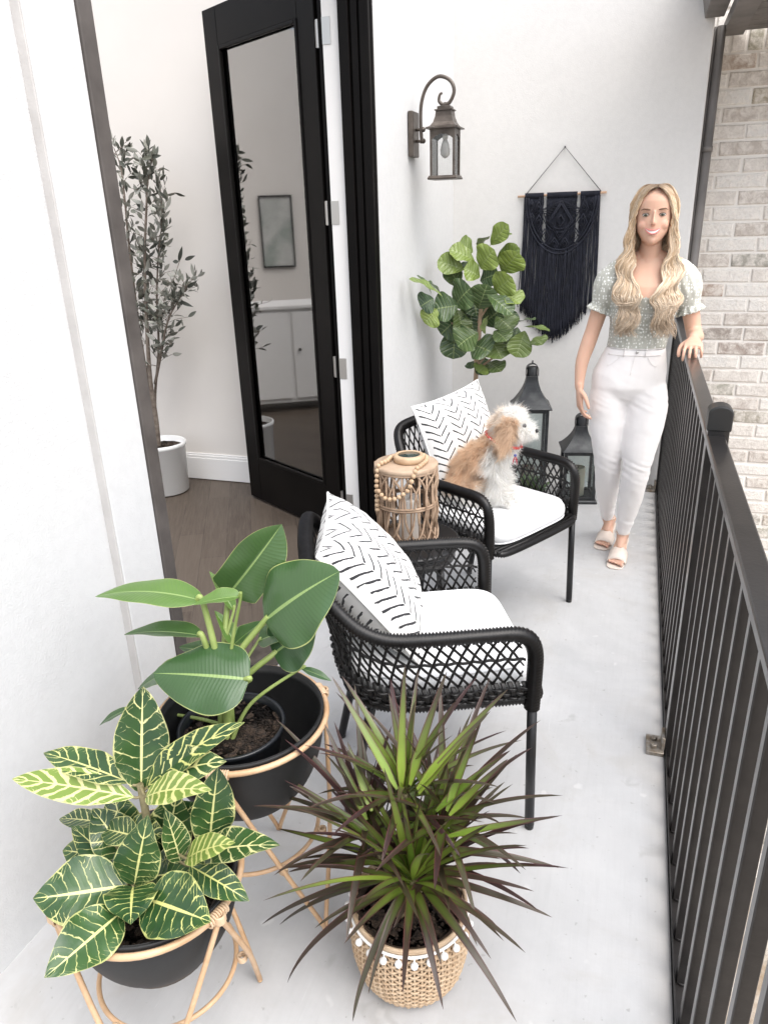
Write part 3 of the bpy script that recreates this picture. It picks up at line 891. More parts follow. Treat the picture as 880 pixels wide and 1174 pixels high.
for z in (Z0 + .008, Z0 + .15, Z1 - .012):
    for dz in (-.004, .004): b.tube([((RR + .002) * math.cos(2 * PI * i / 48) + TX, (RR + .002) * math.sin(2 * PI * i / 48) + TY, z + dz) for i in range(48)], .0048, 6, loop=True, cap=False)
rr = random.Random(2)
for i in range(22):
    a = 2 * PI * i / 22
    b.tube([(TX + RR * math.cos(a), TY + RR * math.sin(a), Z0), (TX + RR * math.cos(a + .01), TY + RR * math.sin(a + .01), Z1)], .0036 + .0008 * rr.random(), 6)
for dr in (1, -1):
    for i in range(15):
        a0 = 2 * PI * i / 15 + .1 * rr.random()
        pts = []
        for k in range(17):
            f = k / 16
            a = a0 + dr * (1.1 * f + .18 * math.sin(f * PI * 2))
            r_ = RR + .004 * math.sin(f * PI * 5 + i) + .002 * dr
            pts.append((TX + r_ * math.cos(a), TY + r_ * math.sin(a), Z0 + (Z1 - Z0) * f))
        b.tube(pts, .0033 + .0012 * rr.random(), 6)
b.build('woven_body', MAT['driftwood'], t)
b = MB(); b.lathe([(.02, .781), (RR + .004, .781), (RR + .007, .785), (RR + .007, .795), (RR + .003, .799), (.02, .7995), (.001, .7995)], (TX, TY, 0), 48); b.build('top', MAT['woodtop'], t)
b = MB(); b.lathe([(.001, .5025), (.1, .5025), (.1, .51), (.001, .51)], (TX, TY, 0), 32); b.build('bottom', MAT['driftwood'], t)
b = MB(); b.lathe([(.038, .5105), (.041, .515), (.041, .66), (.038, .668), (.03, .664), (.001, .660)], (TX + .01, TY, 0), 30); o = b.build('candle', MAT['whitewax'], t)
b = MB(); b.tube([(TX + .01, TY, .659), (TX + .012, TY, .672)], .0014, 5); b.build('wick', MAT['rail_cap'], o)
t = empty('wooden_dish', (TX + .008, TY + .012, .8)); tag(t, 'small round wooden dish with dark glass inlay on the rattan lantern', 'dish')
b = MB(); b.lathe([(.001, .8), (.052, .8), (.056, .804), (.056, .82), (.052, .825), (.041, .826), (.040, .821), (.001, .821)], (TX + .008, TY + .012, 0), 40); b.build('dish_body', MAT['bead'], t)
b = MB(); b.lathe([(.001, .8213), (.0395, .8213), (.0395, .8245), (.001, .8245)], (TX + .008, TY + .012, 0), 36); b.build('inlay', simple('dark_green_glass', (.02, .035, .028), .12, bscale=40, bstr=.3), t)
t = empty('bead_garland', (TX - .03, TY - .1, .8)); tag(t, 'garland of pale wooden beads draped round the dish and over the edge', 'bead garland')
gp = smoothpath([(TX + .115, TY - .028, .735), (TX + .105, TY - .055, .775), (TX + .087, TY - .055, .8085), (TX + .066, TY - .012, .8085), (TX + .082, TY + .03, .8085)], 10)
gp = smoothpath([(TX - .085, TY - .085, .64), (TX - .083, TY - .09, .70), (TX - .082, TY - .088, .76), (TX - .078, TY - .075, .805), (TX - .062, TY - .03, .8085), (TX - .055, TY + .03, .8085), (TX - .01, TY + .078, .8085), (TX + .05, TY + .062, .8085), (TX + .073, TY + .01, .8085), (TX + .072, TY - .04, .8085), (TX + .062, TY - .085, .803), (TX + .055, TY - .108, .775), (TX + .04, TY - .119, .735), (TX + .00, TY - .126, .705), (TX - .04, TY - .122, .70), (TX - .07, TY - .108, .72)], 8)
L = plen(gp); nb = int(L / .0178); PP = resample(gp, nb)
for i, p in enumerate(PP):
    b = MB(); b.sphere(tuple(p), .0088, 12, 8); b.build('bead', MAT['bead'], t)

# ------------------------------------------------------------------ black lanterns
def make_lantern(name_lab, cx_, cy_, W, Hb, Hr, rz, candle):
    """W: half width, Hb: body height, Hr: roof height"""
    root = empty('candle_lantern', (cx_, cy_, 0), rz); tag(root, name_lab, 'lantern', 'black candle lanterns by the end wall')
    def s(r, z): return [(r * sx, r * sy, z) for sx, sy in ((-1, -1), (1, -1), (1, 1), (-1, 1))]
    p = .009
    b = MB(); b.loft([s(W + .012, 0), s(W + .012, .014), s(W + .004, .022), s(.01, .0222)]); b.build('base', MAT['lantern'], root, smooth=False, local=True, bevel=.002)
    b = MB()
    for sx in (-1, 1):
        for sy in (-1, 1):
            x, y = sx * (W - p), sy * (W - p); b.box((x - p, y - p, .0224), (x + p, y + p, Hb))
        for z0, z1 in ((.0226, .04), (Hb - .02, Hb - .0004)):
            b.box((-W + 2 * p + .0003, sx * (W - p) - p * .7, z0), (W - 2 * p - .0003, sx * (W - p) + p * .7, z1)); b.box((sx * (W - p) - p * .7, -W + 2 * p + .0003, z0), (sx * (W - p) + p * .7, W - 2 * p - .0003, z1))
    b.build('cage', MAT['lantern'], root, smooth=False, local=True, bevel=.0015)
    b = MB()
    for sx in (-1, 1):
        o1 = sx * (W - p)
        b.box((-W + 2 * p, o1 - .001, .04), (W - 2 * p, o1 + .001, Hb - .02)); b.box((o1 - .001, -W + 2 * p, .04), (o1 + .001, W - 2 * p, Hb - .02))
    b.build('glass', MAT['glass'], root, smooth=False, local=True)
    b = MB(); k = Hr
    prof = [(W + .014, 0), (W + .016, .006)]
    for i in range(1, 11):
        f = i / 10; prof.append((.032 + (W + .012 - .032) * (1 - f) ** 1.75, .006 + k * f))
    b.loft([s(r, Hb + z) for r, z in prof] + [s(.01, Hb + k + .007)]); b.build('roof', MAT['lantern'], root, smooth=False, local=True, bevel=.0015)
    b = MB(); zc = Hb + k + .006
    b.lathe([(.030, 0), (.030, .045), (.027, .05), (.001, .052)], (0, 0, zc), 20); b.build('chimney', MAT['lantern'], root, local=True, smooth='auto')
    b = MB()
    # strap handle: a flat arched band over the chimney
    n = 16; ring = []
    for i in range(n + 1):
        a = PI * i / n; x, z = .036 * math.cos(a), zc + .032 + .036 * math.sin(a)
        ring.append([(x * .94, -.022, z - .002), (x, -.022, z), (x, .022, z), (x * .94, .022, z - .002)])
    ring = [[(r_[0], r_[1], zc - .001) for r_ in ring[0]]] + ring + [[(r_[0], r_[1], zc - .001) for r_ in ring[-1]]]
    b.loft(ring); b.tube([(0, 0, zc + .068), (0, 0, zc + .085)], .004, 8); b.build('handle', MAT['lantern'], root, local=True, smooth='auto')
    if candle:
        cr, chh = candle
        b = MB(); b.lathe([(cr - .004, .0226), (cr, .027), (cr, chh - .004), (cr - .004, chh), (cr - .012, chh - .006), (.001, chh - .008)], (0, 0, 0), 30); o = b.build('candle', MAT['wax'], root, local=True)
        b = MB(); b.tube([(0, 0, chh - .008), (.002, 0, chh + .01)], .0016, 5); b.build('wick', MAT['rail_cap'], o, local=True)
    return root
make_lantern('taller black metal lantern standing behind the dog', -.535, 4.28, .098, .565, .175, R(12), (.045, .2))
make_lantern('shorter black metal lantern with a cream candle beside the woman', -.245, 4.33, .095, .315, .135, R(12), (.042, .20))

# ------------------------------------------------------------------ leaves
def leaf(b, B, T, w, arch=.2, nh=(0, 0, 1), shape='ovate', fold=.25, nu=18, nv=4, wave=0.0, side=0.0, curl=0.0, col=None, tw=0, rv=0.0):
    """leaf blade from B to T, half width w, bulging along the normal hint by arch*length"""
    B = Vector(B); T = Vector(T); D = T - B; L = D.length
    if L < 1e-5: return
    d = D / L; nh = Vector(nh); N0 = (nh - d * nh.dot(d)); N0 = N0.normalized() if N0.length > 1e-4 else d.orthogonal().normalized()
    S0 = d.cross(N0).normalized()
    mid = (B + T) / 2 + N0 * arch * L * 2 * .5 + S0 * side * L
    v = []; uv = []
    ph = rng.random() * 6.28
    for i in range(nu + 1):
        t = i / nu
        p = B * (1 - t) ** 2 + mid * 2 * t * (1 - t) + T * t * t
        tg = ((mid - B) * (1 - t) + (T - mid) * t).normalized()
        a_ = tw * t
        N = (N0 - tg * N0.dot(tg)).normalized(); S = tg.cross(N)
        if a_: N, S = N * math.cos(a_) + S * math.sin(a_), S * math.cos(a_) - N * math.sin(a_)
        if shape == 'ovate': ww = (math.sin(PI * t ** .72)) ** .8 * (1 - .25 * t)
        elif shape == 'round': ww = (max(0, math.sin(PI * t ** .66))) ** .62 * (1 - .12 * t)
        elif shape == 'ellip': ww = max(0, math.sin(PI * t)) ** .75
        elif shape == 'lance': ww = max(0, math.sin(PI * t ** .85)) ** .9
        elif shape == 'fiddle': ww = max(0, math.sin(PI * t ** 1.35)) ** .55 * (.62 + .38 * t) if t < .999 else 0
        elif shape == 'paddle': ww = min(1, (t / .12) ** .6) * (1 - max(0, (t - .55) / .45) ** 2.4) if t < 1 else 0
        elif shape == 'sword': ww = (.30 + .70 * min(1, t * 5)) * (1 - t) ** .55 * (1.0)
        ww = max(ww, .004) * w
        for j in range(-nv, nv + 1):
            s = j / nv
            fo = fold * (abs(s)) * ww - curl * ww * s * s
            wv = wave * ww * math.sin(t * 14 + ph + (1.5 if s > 0 else 0)) * abs(s) ** 2
            v.append(p + S * (s * ww * math.cos(fold * .8)) + N * (fo + wv)); uv.append((s * .5 + .5, t))
    f = []; m = 2 * nv + 1
    for i in range(nu):
        for j in range(m - 1):
            a = i * m + j; f.append((a, a + 1, a + m + 1, a + m))
    b.add(v, f, uv=uv, col=col if col else (rv, rng.random(), 0.0))


def leaf_nt(name):
    t = NT(name)
    sp = t.add('ShaderNodeSeparateXYZ'); t.link(t.coord('UV'), sp.inputs[0])
    s = t.math('ABSOLUTE', t.math('MULTIPLY', t.math('SUBTRACT', sp.outputs[0], .5), 2.0))
    a = t.add('ShaderNodeAttribute', attribute_name='Col'); ac = t.add('ShaderNodeSeparateColor'); t.link(a.outputs['Color'], ac.inputs[0])
    return t, sp, s, sp.outputs[1], ac.outputs[0], ac.outputs[1]


def m_croton():
    t, sp, s, v, r1, r2 = leaf_nt('croton_leaf'); t.set(Roughness=.32, Specular_IOR_Level=.55)
    nz = t.noise(9, 3, vec=t.add('ShaderNodeVectorMath', operation='ADD').outputs[0]) if False else t.noise(38, 3)
    nn = t.math('SUBTRACT', nz, .5)
    # lateral veins arch towards the tip and fork near the margin
    ph = t.math('ADD', t.math('SUBTRACT', t.math('MULTIPLY', v, 8.6), t.math('MULTIPLY', s, 1.35)), t.math('ADD', t.math('MULTIPLY', nn, .9), t.math('MULTIPLY', r2, 3)))
    tri = t.math('ABSOLUTE', t.math('SUBTRACT', t.math('FRACT', ph), .5))
    ph2 = t.math('ADD', t.math('MULTIPLY', v, 21), t.math('ADD', t.math('MULTIPLY', s, 3.2), t.math('MULTIPLY', nn, 2.0)))
    tri2 = t.math('ABSOLUTE', t.math('SUBTRACT', t.math('FRACT', ph2), .5))
    w1 = t.math('ADD', t.math('ADD', .048, t.math('MULTIPLY', r1, .17)), t.math('MULTIPLY', nn, .30))
    sm = lambda x, w: t.math('SMOOTH_MIN', 1.0, t.math('MAXIMUM', 0.0, t.math('MULTIPLY', t.math('SUBTRACT', w, x), 14.0)), .1)
    lat = sm(tri, w1)
    lat2 = t.math('MULTIPLY', sm(tri2, t.math('ADD', .035, t.math('MULTIPLY', nn, .5))), t.math('GREATER_THAN', t.math('ADD', s, nn), .66))
    midw = t.math('SUBTRACT', .065, t.math('MULTIPLY', v, .035))
    mid = t.math('LESS_THAN', s, midw)
    edge = t.math('MULTIPLY', t.math('GREATER_THAN', t.math('ADD', s, t.math('MULTIPLY', nn, .3)), .95), .6)
    y = t.math('MINIMUM', 1.0, t.math('MAXIMUM', t.math('MAXIMUM', t.math('MAXIMUM', lat, lat2), mid), edge))
    g = t.mix(t.ramp(t.noise(9, 3), [(.35, 0.0), (.65, 1.0)]), (.014, .048, .016), (.040, .095, .024))
    yc = t.mix(r2, (.56, .57, .20), (.68, .65, .32))
    gy = t.mix(t.math('GREATER_THAN', r1, .75), g, (.16, .24, .045))
    t.col(t.mix(y, gy, yc))
    t.bump(t.math('ADD', t.math('MULTIPLY', tri, -.8), t.math('MULTIPLY', s, .3)), .35, .003)
    t.b.inputs['Subsurface Weight'].default_value = 0.0
    return t.m


def m_paddle():
    t, sp, s, v, r1, r2 = leaf_nt('bird_of_paradise_leaf'); t.set(Coat_Weight=.25, Coat_Roughness=.15, Roughness=.3, Specular_IOR_Level=.5)
    ph = t.math('SUBTRACT', t.math('MULTIPLY', v, 26), t.math('MULTIPLY', s, 2.6))
    tri = t.math('ABSOLUTE', t.math('SUBTRACT', t.math('FRACT', ph), .5))
    ph2 = t.math('SUBTRACT', t.math('MULTIPLY', v, 90), t.math('MULTIPLY', s, 9))
    tri2 = t.math('ABSOLUTE', t.math('SUBTRACT', t.math('FRACT', ph2), .5))
    base = t.mix(r1, (.014, .050, .026), (.13, .24, .04))
    base = t.mix(t.math('MULTIPLY', t.noise(7, 3), .5), base, (.035, .080, .026))
    c = t.mix(t.math('MULTIPLY', t.math('LESS_THAN', tri, .07), .22), base, (.06, .12, .05))
    mid = t.math('LESS_THAN', s, t.math('SUBTRACT', .05, t.math('MULTIPLY', v, .028)))
    c = t.mix(mid, c, (.22, .32, .11))
    c = t.mix(t.math('MULTIPLY', t.math('GREATER_THAN', s, .975), .8), c, (.38, .42, .16))
    geo = t.add('ShaderNodeNewGeometry')
    c = t.mix(t.math('MULTIPLY', geo.outputs['Backfacing'], .5), c, (.12, .20, .07))
    t.col(c)
    t.bump(t.math('ADD', t.math('MULTIPLY', t.math('MULTIPLY', tri, tri), 1.6), t.math('MULTIPLY', t.noise(16, 3), .8)), .22, .003)
    return t.m


def m_fig():
    t, sp, s, v, r1, r2 = leaf_nt('fiddle_leaf'); t.set(Roughness=.34, Specular_IOR_Level=.5)
    ph = t.math('SUBTRACT', t.math('MULTIPLY', v, 7), t.math('MULTIPLY', s, 1.3))
    tri = t.math('ABSOLUTE', t.math('SUBTRACT', t.math('FRACT', ph), .5))
    base = t.mix(r1, (.020, .050, .020), (.26, .34, .06))
    base = t.mix(t.math('MULTIPLY', t.noise(9, 3), .35), base, (.045, .09, .03))
    vein = t.math('MAXIMUM', t.math('LESS_THAN', tri, .045), t.math('LESS_THAN', s, .04))
    c = t.mix(t.math('MULTIPLY', vein, .55), base, (.26, .32, .13))
    geo = t.add('ShaderNodeNewGeometry')
    c = t.mix(t.math('MULTIPLY', geo.outputs['Backfacing'], .5), c, (.20, .25, .12))
    t.col(c)
    t.bump(t.math('MULTIPLY', t.math('MINIMUM', tri, .25), 3), .5, .006)
    return t.m


def m_dracaena():
    t, sp, s, v, r1, r2 = leaf_nt('dracaena_leaf'); t.set(Roughness=.38, Specular_IOR_Level=.5)
    green = t.mix(r2, (.11, .20, .022), (.26, .36, .05))
    dark = t.mix(r2, (.036, .015, .015), (.060, .056, .030))
    f = t.math('ADD', t.math('MULTIPLY', v, 1.45), t.math('MULTIPLY', r1, 1.15))
    f = t.math('ADD', f, t.math('MULTIPLY', s, .25))
    fr_ = t.math('MINIMUM', 1.0, t.math('MAXIMUM', 0.0, t.math('SUBTRACT', f, .55)))
    c = t.mix(fr_, green, dark)
    c = t.mix(t.math('MULTIPLY', t.math('GREATER_THAN', s, .8), .7), c, (.10, .03, .03))
    t.col(c)
    t.bump(t.math('SUBTRACT', 1.0, s), .3, .002)
    return t.m


def m_olive():
    t, sp, s, v, r1, r2 = leaf_nt('olive_leaf'); t.set(Roughness=.5)
    c = t.mix(r1, (.045, .05, .04), (.15, .155, .125)); geo = t.add('ShaderNodeNewGeometry')
    t.col(t.mix(t.math('MULTIPLY', geo.outputs['Backfacing'], .8), c, (.34, .34, .30)))
    return t.m
MAT['croton'] = m_croton(); MAT['paddle'] = m_paddle(); MAT['fig'] = m_fig(); MAT['drac'] = m_dracaena(); MAT['olive'] = m_olive()
MAT['stem_green'] = simple('green_petiole', (.22, .30, .08), .45, var=(.34, .42, .14), vscale=14)
MAT['stem_brown'] = simple('brown_green_stem', (.16, .14, .07), .7, var=(.26, .22, .12), vscale=30)

# ------------------------------------------------------------------ rattan plant stands with black bowls
def stand(label, cx_, cy_, Rr, zr, rot, nleg, depth, group='rattan plant stands with black bowls'):
    root = empty('plant_stand', (cx_, cy_, 0)); tag(root, label, 'plant stand', group)
    b = MB(); b.tube([(cx_ + Rr * math.cos(2 * PI * i / 64), cy_ + Rr * math.sin(2 * PI * i / 64), zr) for i in range(64)], .0068, 8, loop=True, cap=False)
    b.build('rim_hoop', MAT['rattan'], root)
    jr = Rr + .007
    joints = []; feet = []
    for k in range(nleg):
        a = rot + 2 * PI * k / nleg; joints.append(Vector((cx_ + jr * math.cos(a), cy_ + jr * math.sin(a), zr - .004)))
        a2 = rot + 2 * PI * (k + .5) / nleg; feet.append(Vector((cx_ + Rr * 1.06 * math.cos(a2), cy_ + Rr * 1.06 * math.sin(a2), .007)))
    c0 = Vector((cx_, cy_, 0))
    hz = zr * .42
    for k in range(nleg):
        J = joints[k]
        for Fp in (feet[k], feet[k - 1]):
            m_ = J.lerp(Fp, .5); outv = Vector((m_.x - cx_, m_.y - cy_, 0)).normalized()
            near = Fp + (J - Fp) * .06; F2 = Fp + (Vector((c0.x, c0.y, .007)) - Fp).normalized() * .0
            side_ = (J - Fp); side_.z = 0; side_.normalize()
            P_ = smoothpath([J, m_ + outv * .012, Fp + side_ * .012 + Vector((0, 0, .03)), Fp + side_ * .004], 6)
            b = MB(); b.tube(P_, .0058, 8); b.build('leg', MAT['rattan'], root)
        b = MB()
        for q in range(5):
            b.tube([J + Vector((.010 * math.cos(a3), .010 * math.sin(a3), -.006 + q * .0035)) for a3 in [2 * PI * i / 12 for i in range(12)]], .0030, 5, loop=True, cap=False)
        ta = Vector((-(J.y - cy_), J.x - cx_, 0)).normalized()
        ra = Vector((J.x - cx_, J.y - cy_, 0)).normalized()
        for q in range(-4, 5):
            cc = J + ta * q * .0052 - ra * .006 + Vector((0, 0, .004))
            b.tube([cc + ra * .0092 * math.cos(a3) + Vector((0, 0, .0092 * math.sin(a3))) for a3 in [2 * PI * i / 10 for i in range(10)]], .0026, 5, loop=True, cap=False)
        b.build('binding', MAT['rattan_wrap'], root)
    # low hoop tied to the legs
    pts = []
    rh = Rr * .80
    b = MB(); b.tube([(cx_ + rh * math.cos(2 * PI * i / 64), cy_ + rh * math.sin(2 * PI * i / 64), hz) for i in range(64)], .0052, 8, loop=True, cap=False)
    b.build('low_hoop', MAT['rattan'], root)
    for k in range(nleg):
        for Fp in (feet[k], feet[k - 1]):
            b = MB(); c = joints[k].lerp(Fp, 1 - hz / zr); c.z = hz; rr_d = Vector((c.x - cx_, c.y - cy_, 0)); c = c.lerp(Vector((cx_ + rr_d.normalized().x * rh, cy_ + rr_d.normalized().y * rh, hz)), .35)
            for q in range(3):
                b.tube([c + Vector((.0085 * math.cos(a3), .0085 * math.sin(a3), (q - 1) * .005)) for a3 in [2 * PI * i / 10 for i in range(10)]], .0028, 5, loop=True, cap=False)
            b.build('binding', MAT['rattan_wrap'], root)
    # bowl hanging in the hoop
    bw_ = empty('bowl_planter', (cx_, cy_, zr)); 
    b = MB(); prof = []
    Rb = Rr - .0075
    n = 18
    for i in range(n + 1):
        a = PI / 2 * i / n
        prof.append((max(.001, Rb * math.sin(a) ** .8), zr + .006 - depth * math.cos(a) ** 1.0))
    prof += [(Rb + .0015, zr + .012), (Rb - .003, zr + .013), (Rb - .006, zr + .006)]
    for i in range(n, 0, -1):
        a = PI / 2 * i / n
        prof.append((max(.001, (Rb - .006) * math.sin(a) ** .8), zr + .012 - (depth - .0) * math.cos(a)))
    b.lathe(prof, (cx_, cy_, 0), 64)
    bpl = b.build('bowl_planter', MAT['bowl'], origin=(cx_, cy_, zr - depth))
    bpy.data.objects.remove(bw_)
    return root, bpl

S1 = (-.808, .882); S1z = .425; S1R = .174
S2 = (-.785, 1.235); S2z = .555; S2R = .197
st1, bp1 = stand('lower rattan plant stand holding the croton bowl, nearest the camera', S1[0], S1[1], S1R, S1z, R(-14), 3, .215)
tag(bp1, 'matte black bowl holding the yellow veined croton', 'planter', 'matte black bowl planters')
st2, bp2 = stand('taller rattan plant stand holding the broad leaved plant bowl', S2[0], S2[1], S2R, S2z, R(-76), 3, .25)
tag(bp2, 'matte black bowl holding the broad leaved plant', 'planter', 'matte black bowl planters')

# ------------------------------------------------------------------ croton
def soil_disc(c, r, z, amp=.006, seed=0, name='soil', parent=None):
    b = MB(); rings = []
    for i in range(16):
        q = r * (1 - i / 15) + .001
        rings.append([(c[0] + q * math.cos(2 * PI * j / 40), c[1] + q * math.sin(2 * PI * j / 40), z + amp * mnoise.noise(Vector((q * 40 * math.cos(2 * PI * j / 40) + seed, q * 40 * math.sin(2 * PI * j / 40), 0)))) for j in range(40)])
    b.loft(rings)
    rr2 = random.Random(seed)
    for _ in range(260):
        a, q = rr2.random() * 6.28, r * .96 * math.sqrt(rr2.random())
        k = .002 + .004 * rr2.random()
        b.sphere((c[0] + q * math.cos(a), c[1] + q * math.sin(a), z + k * .3), k, 5, 4, sc=(1, .7, .6))
    return b.build(name, MAT['soil'], parent)

cr = empty('croton_plant', (S1[0], S1[1], .26)); tag(cr, 'croton with yellow veined leaves in the nearest black bowl', 'potted plant')
soil_disc(S1, .118, .365, seed=1, parent=cr)
b = MB(); b.lathe([(.001, .24), (.10, .24), (.125, .375), (.122, .376), (.118, .362)], (S1[0], S1[1], 0), 40, cap=False); b.build('inner_pot', simple('brown_inner_pot', (.05, .035, .028), .6, var=(.12, .09, .07), vscale=30), cr)
sx, sy = S1
b = MB()
stem = smoothpath([(sx, sy, .36), (sx - .005, sy + .002, .45), (sx + .004, sy + .01, .55), (sx + .0, sy + .015, .64)], 6)
b.tube(stem, [.011 - .005 * i / len(stem) for i in range(len(stem))], 8)
stem2 = smoothpath([(sx + .03, sy + .01, .36), (sx + .045, sy + .01, .45), (sx + .05, sy + .01, .53)], 6); b.tube(stem2, .0065, 7)
stem3 = smoothpath([(sx - .02, sy - .01, .36), (sx - .035, sy - .02, .42), (sx - .04, sy - .02, .47)], 6); b.tube(stem3, .006, 7)
stm = b; b = MB(); pet = stm
def Q(px, py, dy=0, zmin=.47):
    p = at(px, py, sy + dy)
    return p if p.z >= zmin else atz(px, py, zmin)
toC = lambda p: (CAM - Vector(p)).normalized()
# base px, tip px, dy base, dy tip, half width (m), arch, yellow
CL = [((162, 909), (164, 787), .02, .06, .036, .05, .1), ((150, 898), (50, 863), .01, .03, .024, .10, .3), ((154, 914), (14, 893), 0, -.03, .024, .12, .85),
      ((167, 904), (281, 828), .02, .06, .022, .10, .5), ((170, 906), (260, 873), .02, .02, .032, .14, .5), ((167, 914), (243, 906), -.01, -.05, .022, .12, .95),
      ((240, 972), (250, 880), .05, .07, .030, .05, .1), ((150, 992), (106, 927), 0, .03, .032, .10, .2), ((146, 1012), (82, 947), -.01, .01, .026, .08, .2),
      ((120, 944), (68, 939), .03, .05, .016, .1, .3), ((154, 1015), (170, 934), -.01, -.02, .031, .10, .05), ((207, 988), (189, 928), .0, .0, .020, .12, .2),
      ((185, 985), (204, 905), .03, .05, .036, .05, .25), ((222, 982), (321, 969), .02, .03, .026, .12, .3), ((217, 992), (286, 1033), .0, -.02, .022, .12, .2),
      ((213, 985), (270, 966), -.01, -.03, .020, .10, .95), ((146, 1015), (38, 1030), -.02, -.06, .046, .10, .05), ((140, 1045), (51, 1121), -.03, -.13, .044, .10, .1),
      ((153, 1016), (150, 1060), -.03, -.09, .036, .14, .15), ((168, 1030), (242, 1057), -.03, -.08, .044, .10, .05), ((174, 1005), (223, 1000), .0, .0, .020, .1, .1),
      ((150, 975), (130, 905), .04, .08, .028, .08, .1), ((190, 950), (225, 920), .04, .08, .028, .08, .1), ((175, 1010), (232, 975), .05, .08, .03, .1, .1),
      ((125, 985), (72, 975), .05, .08, .028, .1, .1), ((160, 960), (118, 950), .0, .02, .022, .1, .2), ((146, 950), (190, 958), .02, .0, .024, .12, .3)]
for i, (pb, pt, d0, d1, w, ar, ye) in enumerate(CL):
    Bp, Tp = Q(*pb, d0, .44), Q(*pt, d1, .455)
    nh = (toC(Bp) * .75 + Vector((.2, -.1, .65)) + Vector((rng.normal() * .16, rng.normal() * .16, 0)))
    leaf(b, Bp, Tp, w * (1.42 if i not in (17,) else 1.15), arch=ar, nh=nh, shape='lance' if i not in (0, 6) else 'ellip', fold=.28, nu=22, nv=5, wave=.10, rv=ye, side=rng.normal() * .03, tw=rng.normal() * .12)
    tgt = min(stem + stem2 + stem3, key=lambda q: (q - Bp).length + (0 if q.z < Bp.z + .01 else .05))
    pet.tube(smoothpath([tgt, tgt.lerp(Bp, .6) + Vector((0, 0, -.004)), Bp + (Tp - Bp) * .03], 4), .0028, 6)
b.build('leaves', MAT['croton'], cr); stm.build('stem', MAT['stem_brown'], cr)

# ------------------------------------------------------------------ bird of paradise
sx, sy = S2
bp = empty('bird_of_paradise_plant', (sx, sy, .35)); tag(bp, 'broad leaved green plant in the farther black bowl', 'potted plant')
ip = (sx - .03, sy + .0)
b = MB(); b.lathe([(.09, .36), (.118, .50), (.121, .505), (.121, .512), (.126, .516), (.126, .524), (.122, .526), (.117, .524), (.112, .50)], (ip[0], ip[1], 0), 48, cap=False); b.build('nursery_pot', MAT['pot_black'], bp)
soil_disc(ip, .116, .503, .012, 4, parent=bp)
Q2 = lambda px, py, dy=0: at(px, py, sy + dy)
b = MB(); pet = MB()
root0 = Vector((ip[0] - .008, ip[1] - .01, .495))
# (petiole top px, dy) (tip px, dy) half width, arch, brightness, shape
BL = [((303, 712), .03, (389, 655), .05, .076, .12, .25, 'ovate', .10, .0), ((232, 689), -.01, (109, 684), -.03, .040, .13, .8, 'ovate', .30, .03), ((262, 681), .08, (323, 601), .13, .046, .08, .35, 'paddle', .40, .0),
      ((232, 729), -.02, (142, 728), -.01, .026, .10, .4, 'ovate', .50, .0), ((286, 779), -.05, (176, 772), -.08, .066, .08, .20, 'ovate', .12, .0), ((313, 750), .06, (362, 714), .09, .054, .02, .15, 'ovate', .12, .0),
      ((262, 745), .03, (302, 712), .06, .026, .05, .3, 'ovate', .4, 0), ((215, 760), .02, (158, 790), .0, .034, .06, .25, 'ovate', .2, 0), ((276, 684), .0, (222, 694), -.03, .022, .1, .9, 'ovate', .5, 0),
      ((345, 766), .05, (380, 781), .05, .010, .06, .2, 'lance', .3, 0), ((150, 812), .0, (114, 832), -.02, .012, .1, .2, 'lance', .3, 0),
      ((272, 742), .04, (246, 700), .05, .020, .05, .85, 'ovate', .6, 0), ((296, 735), .07, (338, 722), .10, .034, .08, .30, 'ovate', .3, 0), ((250, 752), .03, (205, 742), .02, .026, .1, .3, 'ovate', .35, 0), ((268, 700), .06, (240, 655), .09, .016, .05, .9, 'ovate', .7, 0)]
for i, (pb, d0, pt, d1, w, ar, br, sh, fo, sd) in enumerate(BL):
    Bp, Tp = Q2(*pb, d0), Q2(*pt, d1)
    nh = toC(Bp) * (1.0 if i in (0, 4, 5) else .35) + Vector((0, 0, .5 if i in (0, 4, 5) else 1.0))
    if i in (2,): nh = toC(Bp) + Vector((.5, 0, .2))
    leaf(b, Bp, Tp, w * (1.32 if i in (0, 2, 4, 5) else 1.25), arch=ar, nh=nh, shape='round' if i in (0, 4, 5) else sh, fold=fo, nu=30, nv=7, wave=.05, rv=br, side=sd, curl=.25 if i in (0, 4, 1) else .1)
    r0 = root0 + Vector((rng.normal() * .012, rng.normal() * .012, 0))
    mid = r0.lerp(Bp, .5) + Vector((0, 0, .03 if i not in (9, 10) else .01)) + Vector((r0.x - Bp.x, r0.y - Bp.y, 0)) * .18
    pp = smoothpath([r0, mid, Bp, Bp + (Tp - Bp) * .05], 8)
    n = len(pp); r_b, r_t = (.0095, .0046) if i < 6 else (.0055, .0022)
    pet.tube(pp, [r_b + (r_t - r_b) * k / n for k in range(n)], 8)
b.build('leaves', MAT['paddle'], bp); pet.build('stalks', MAT['stem_green'], bp)

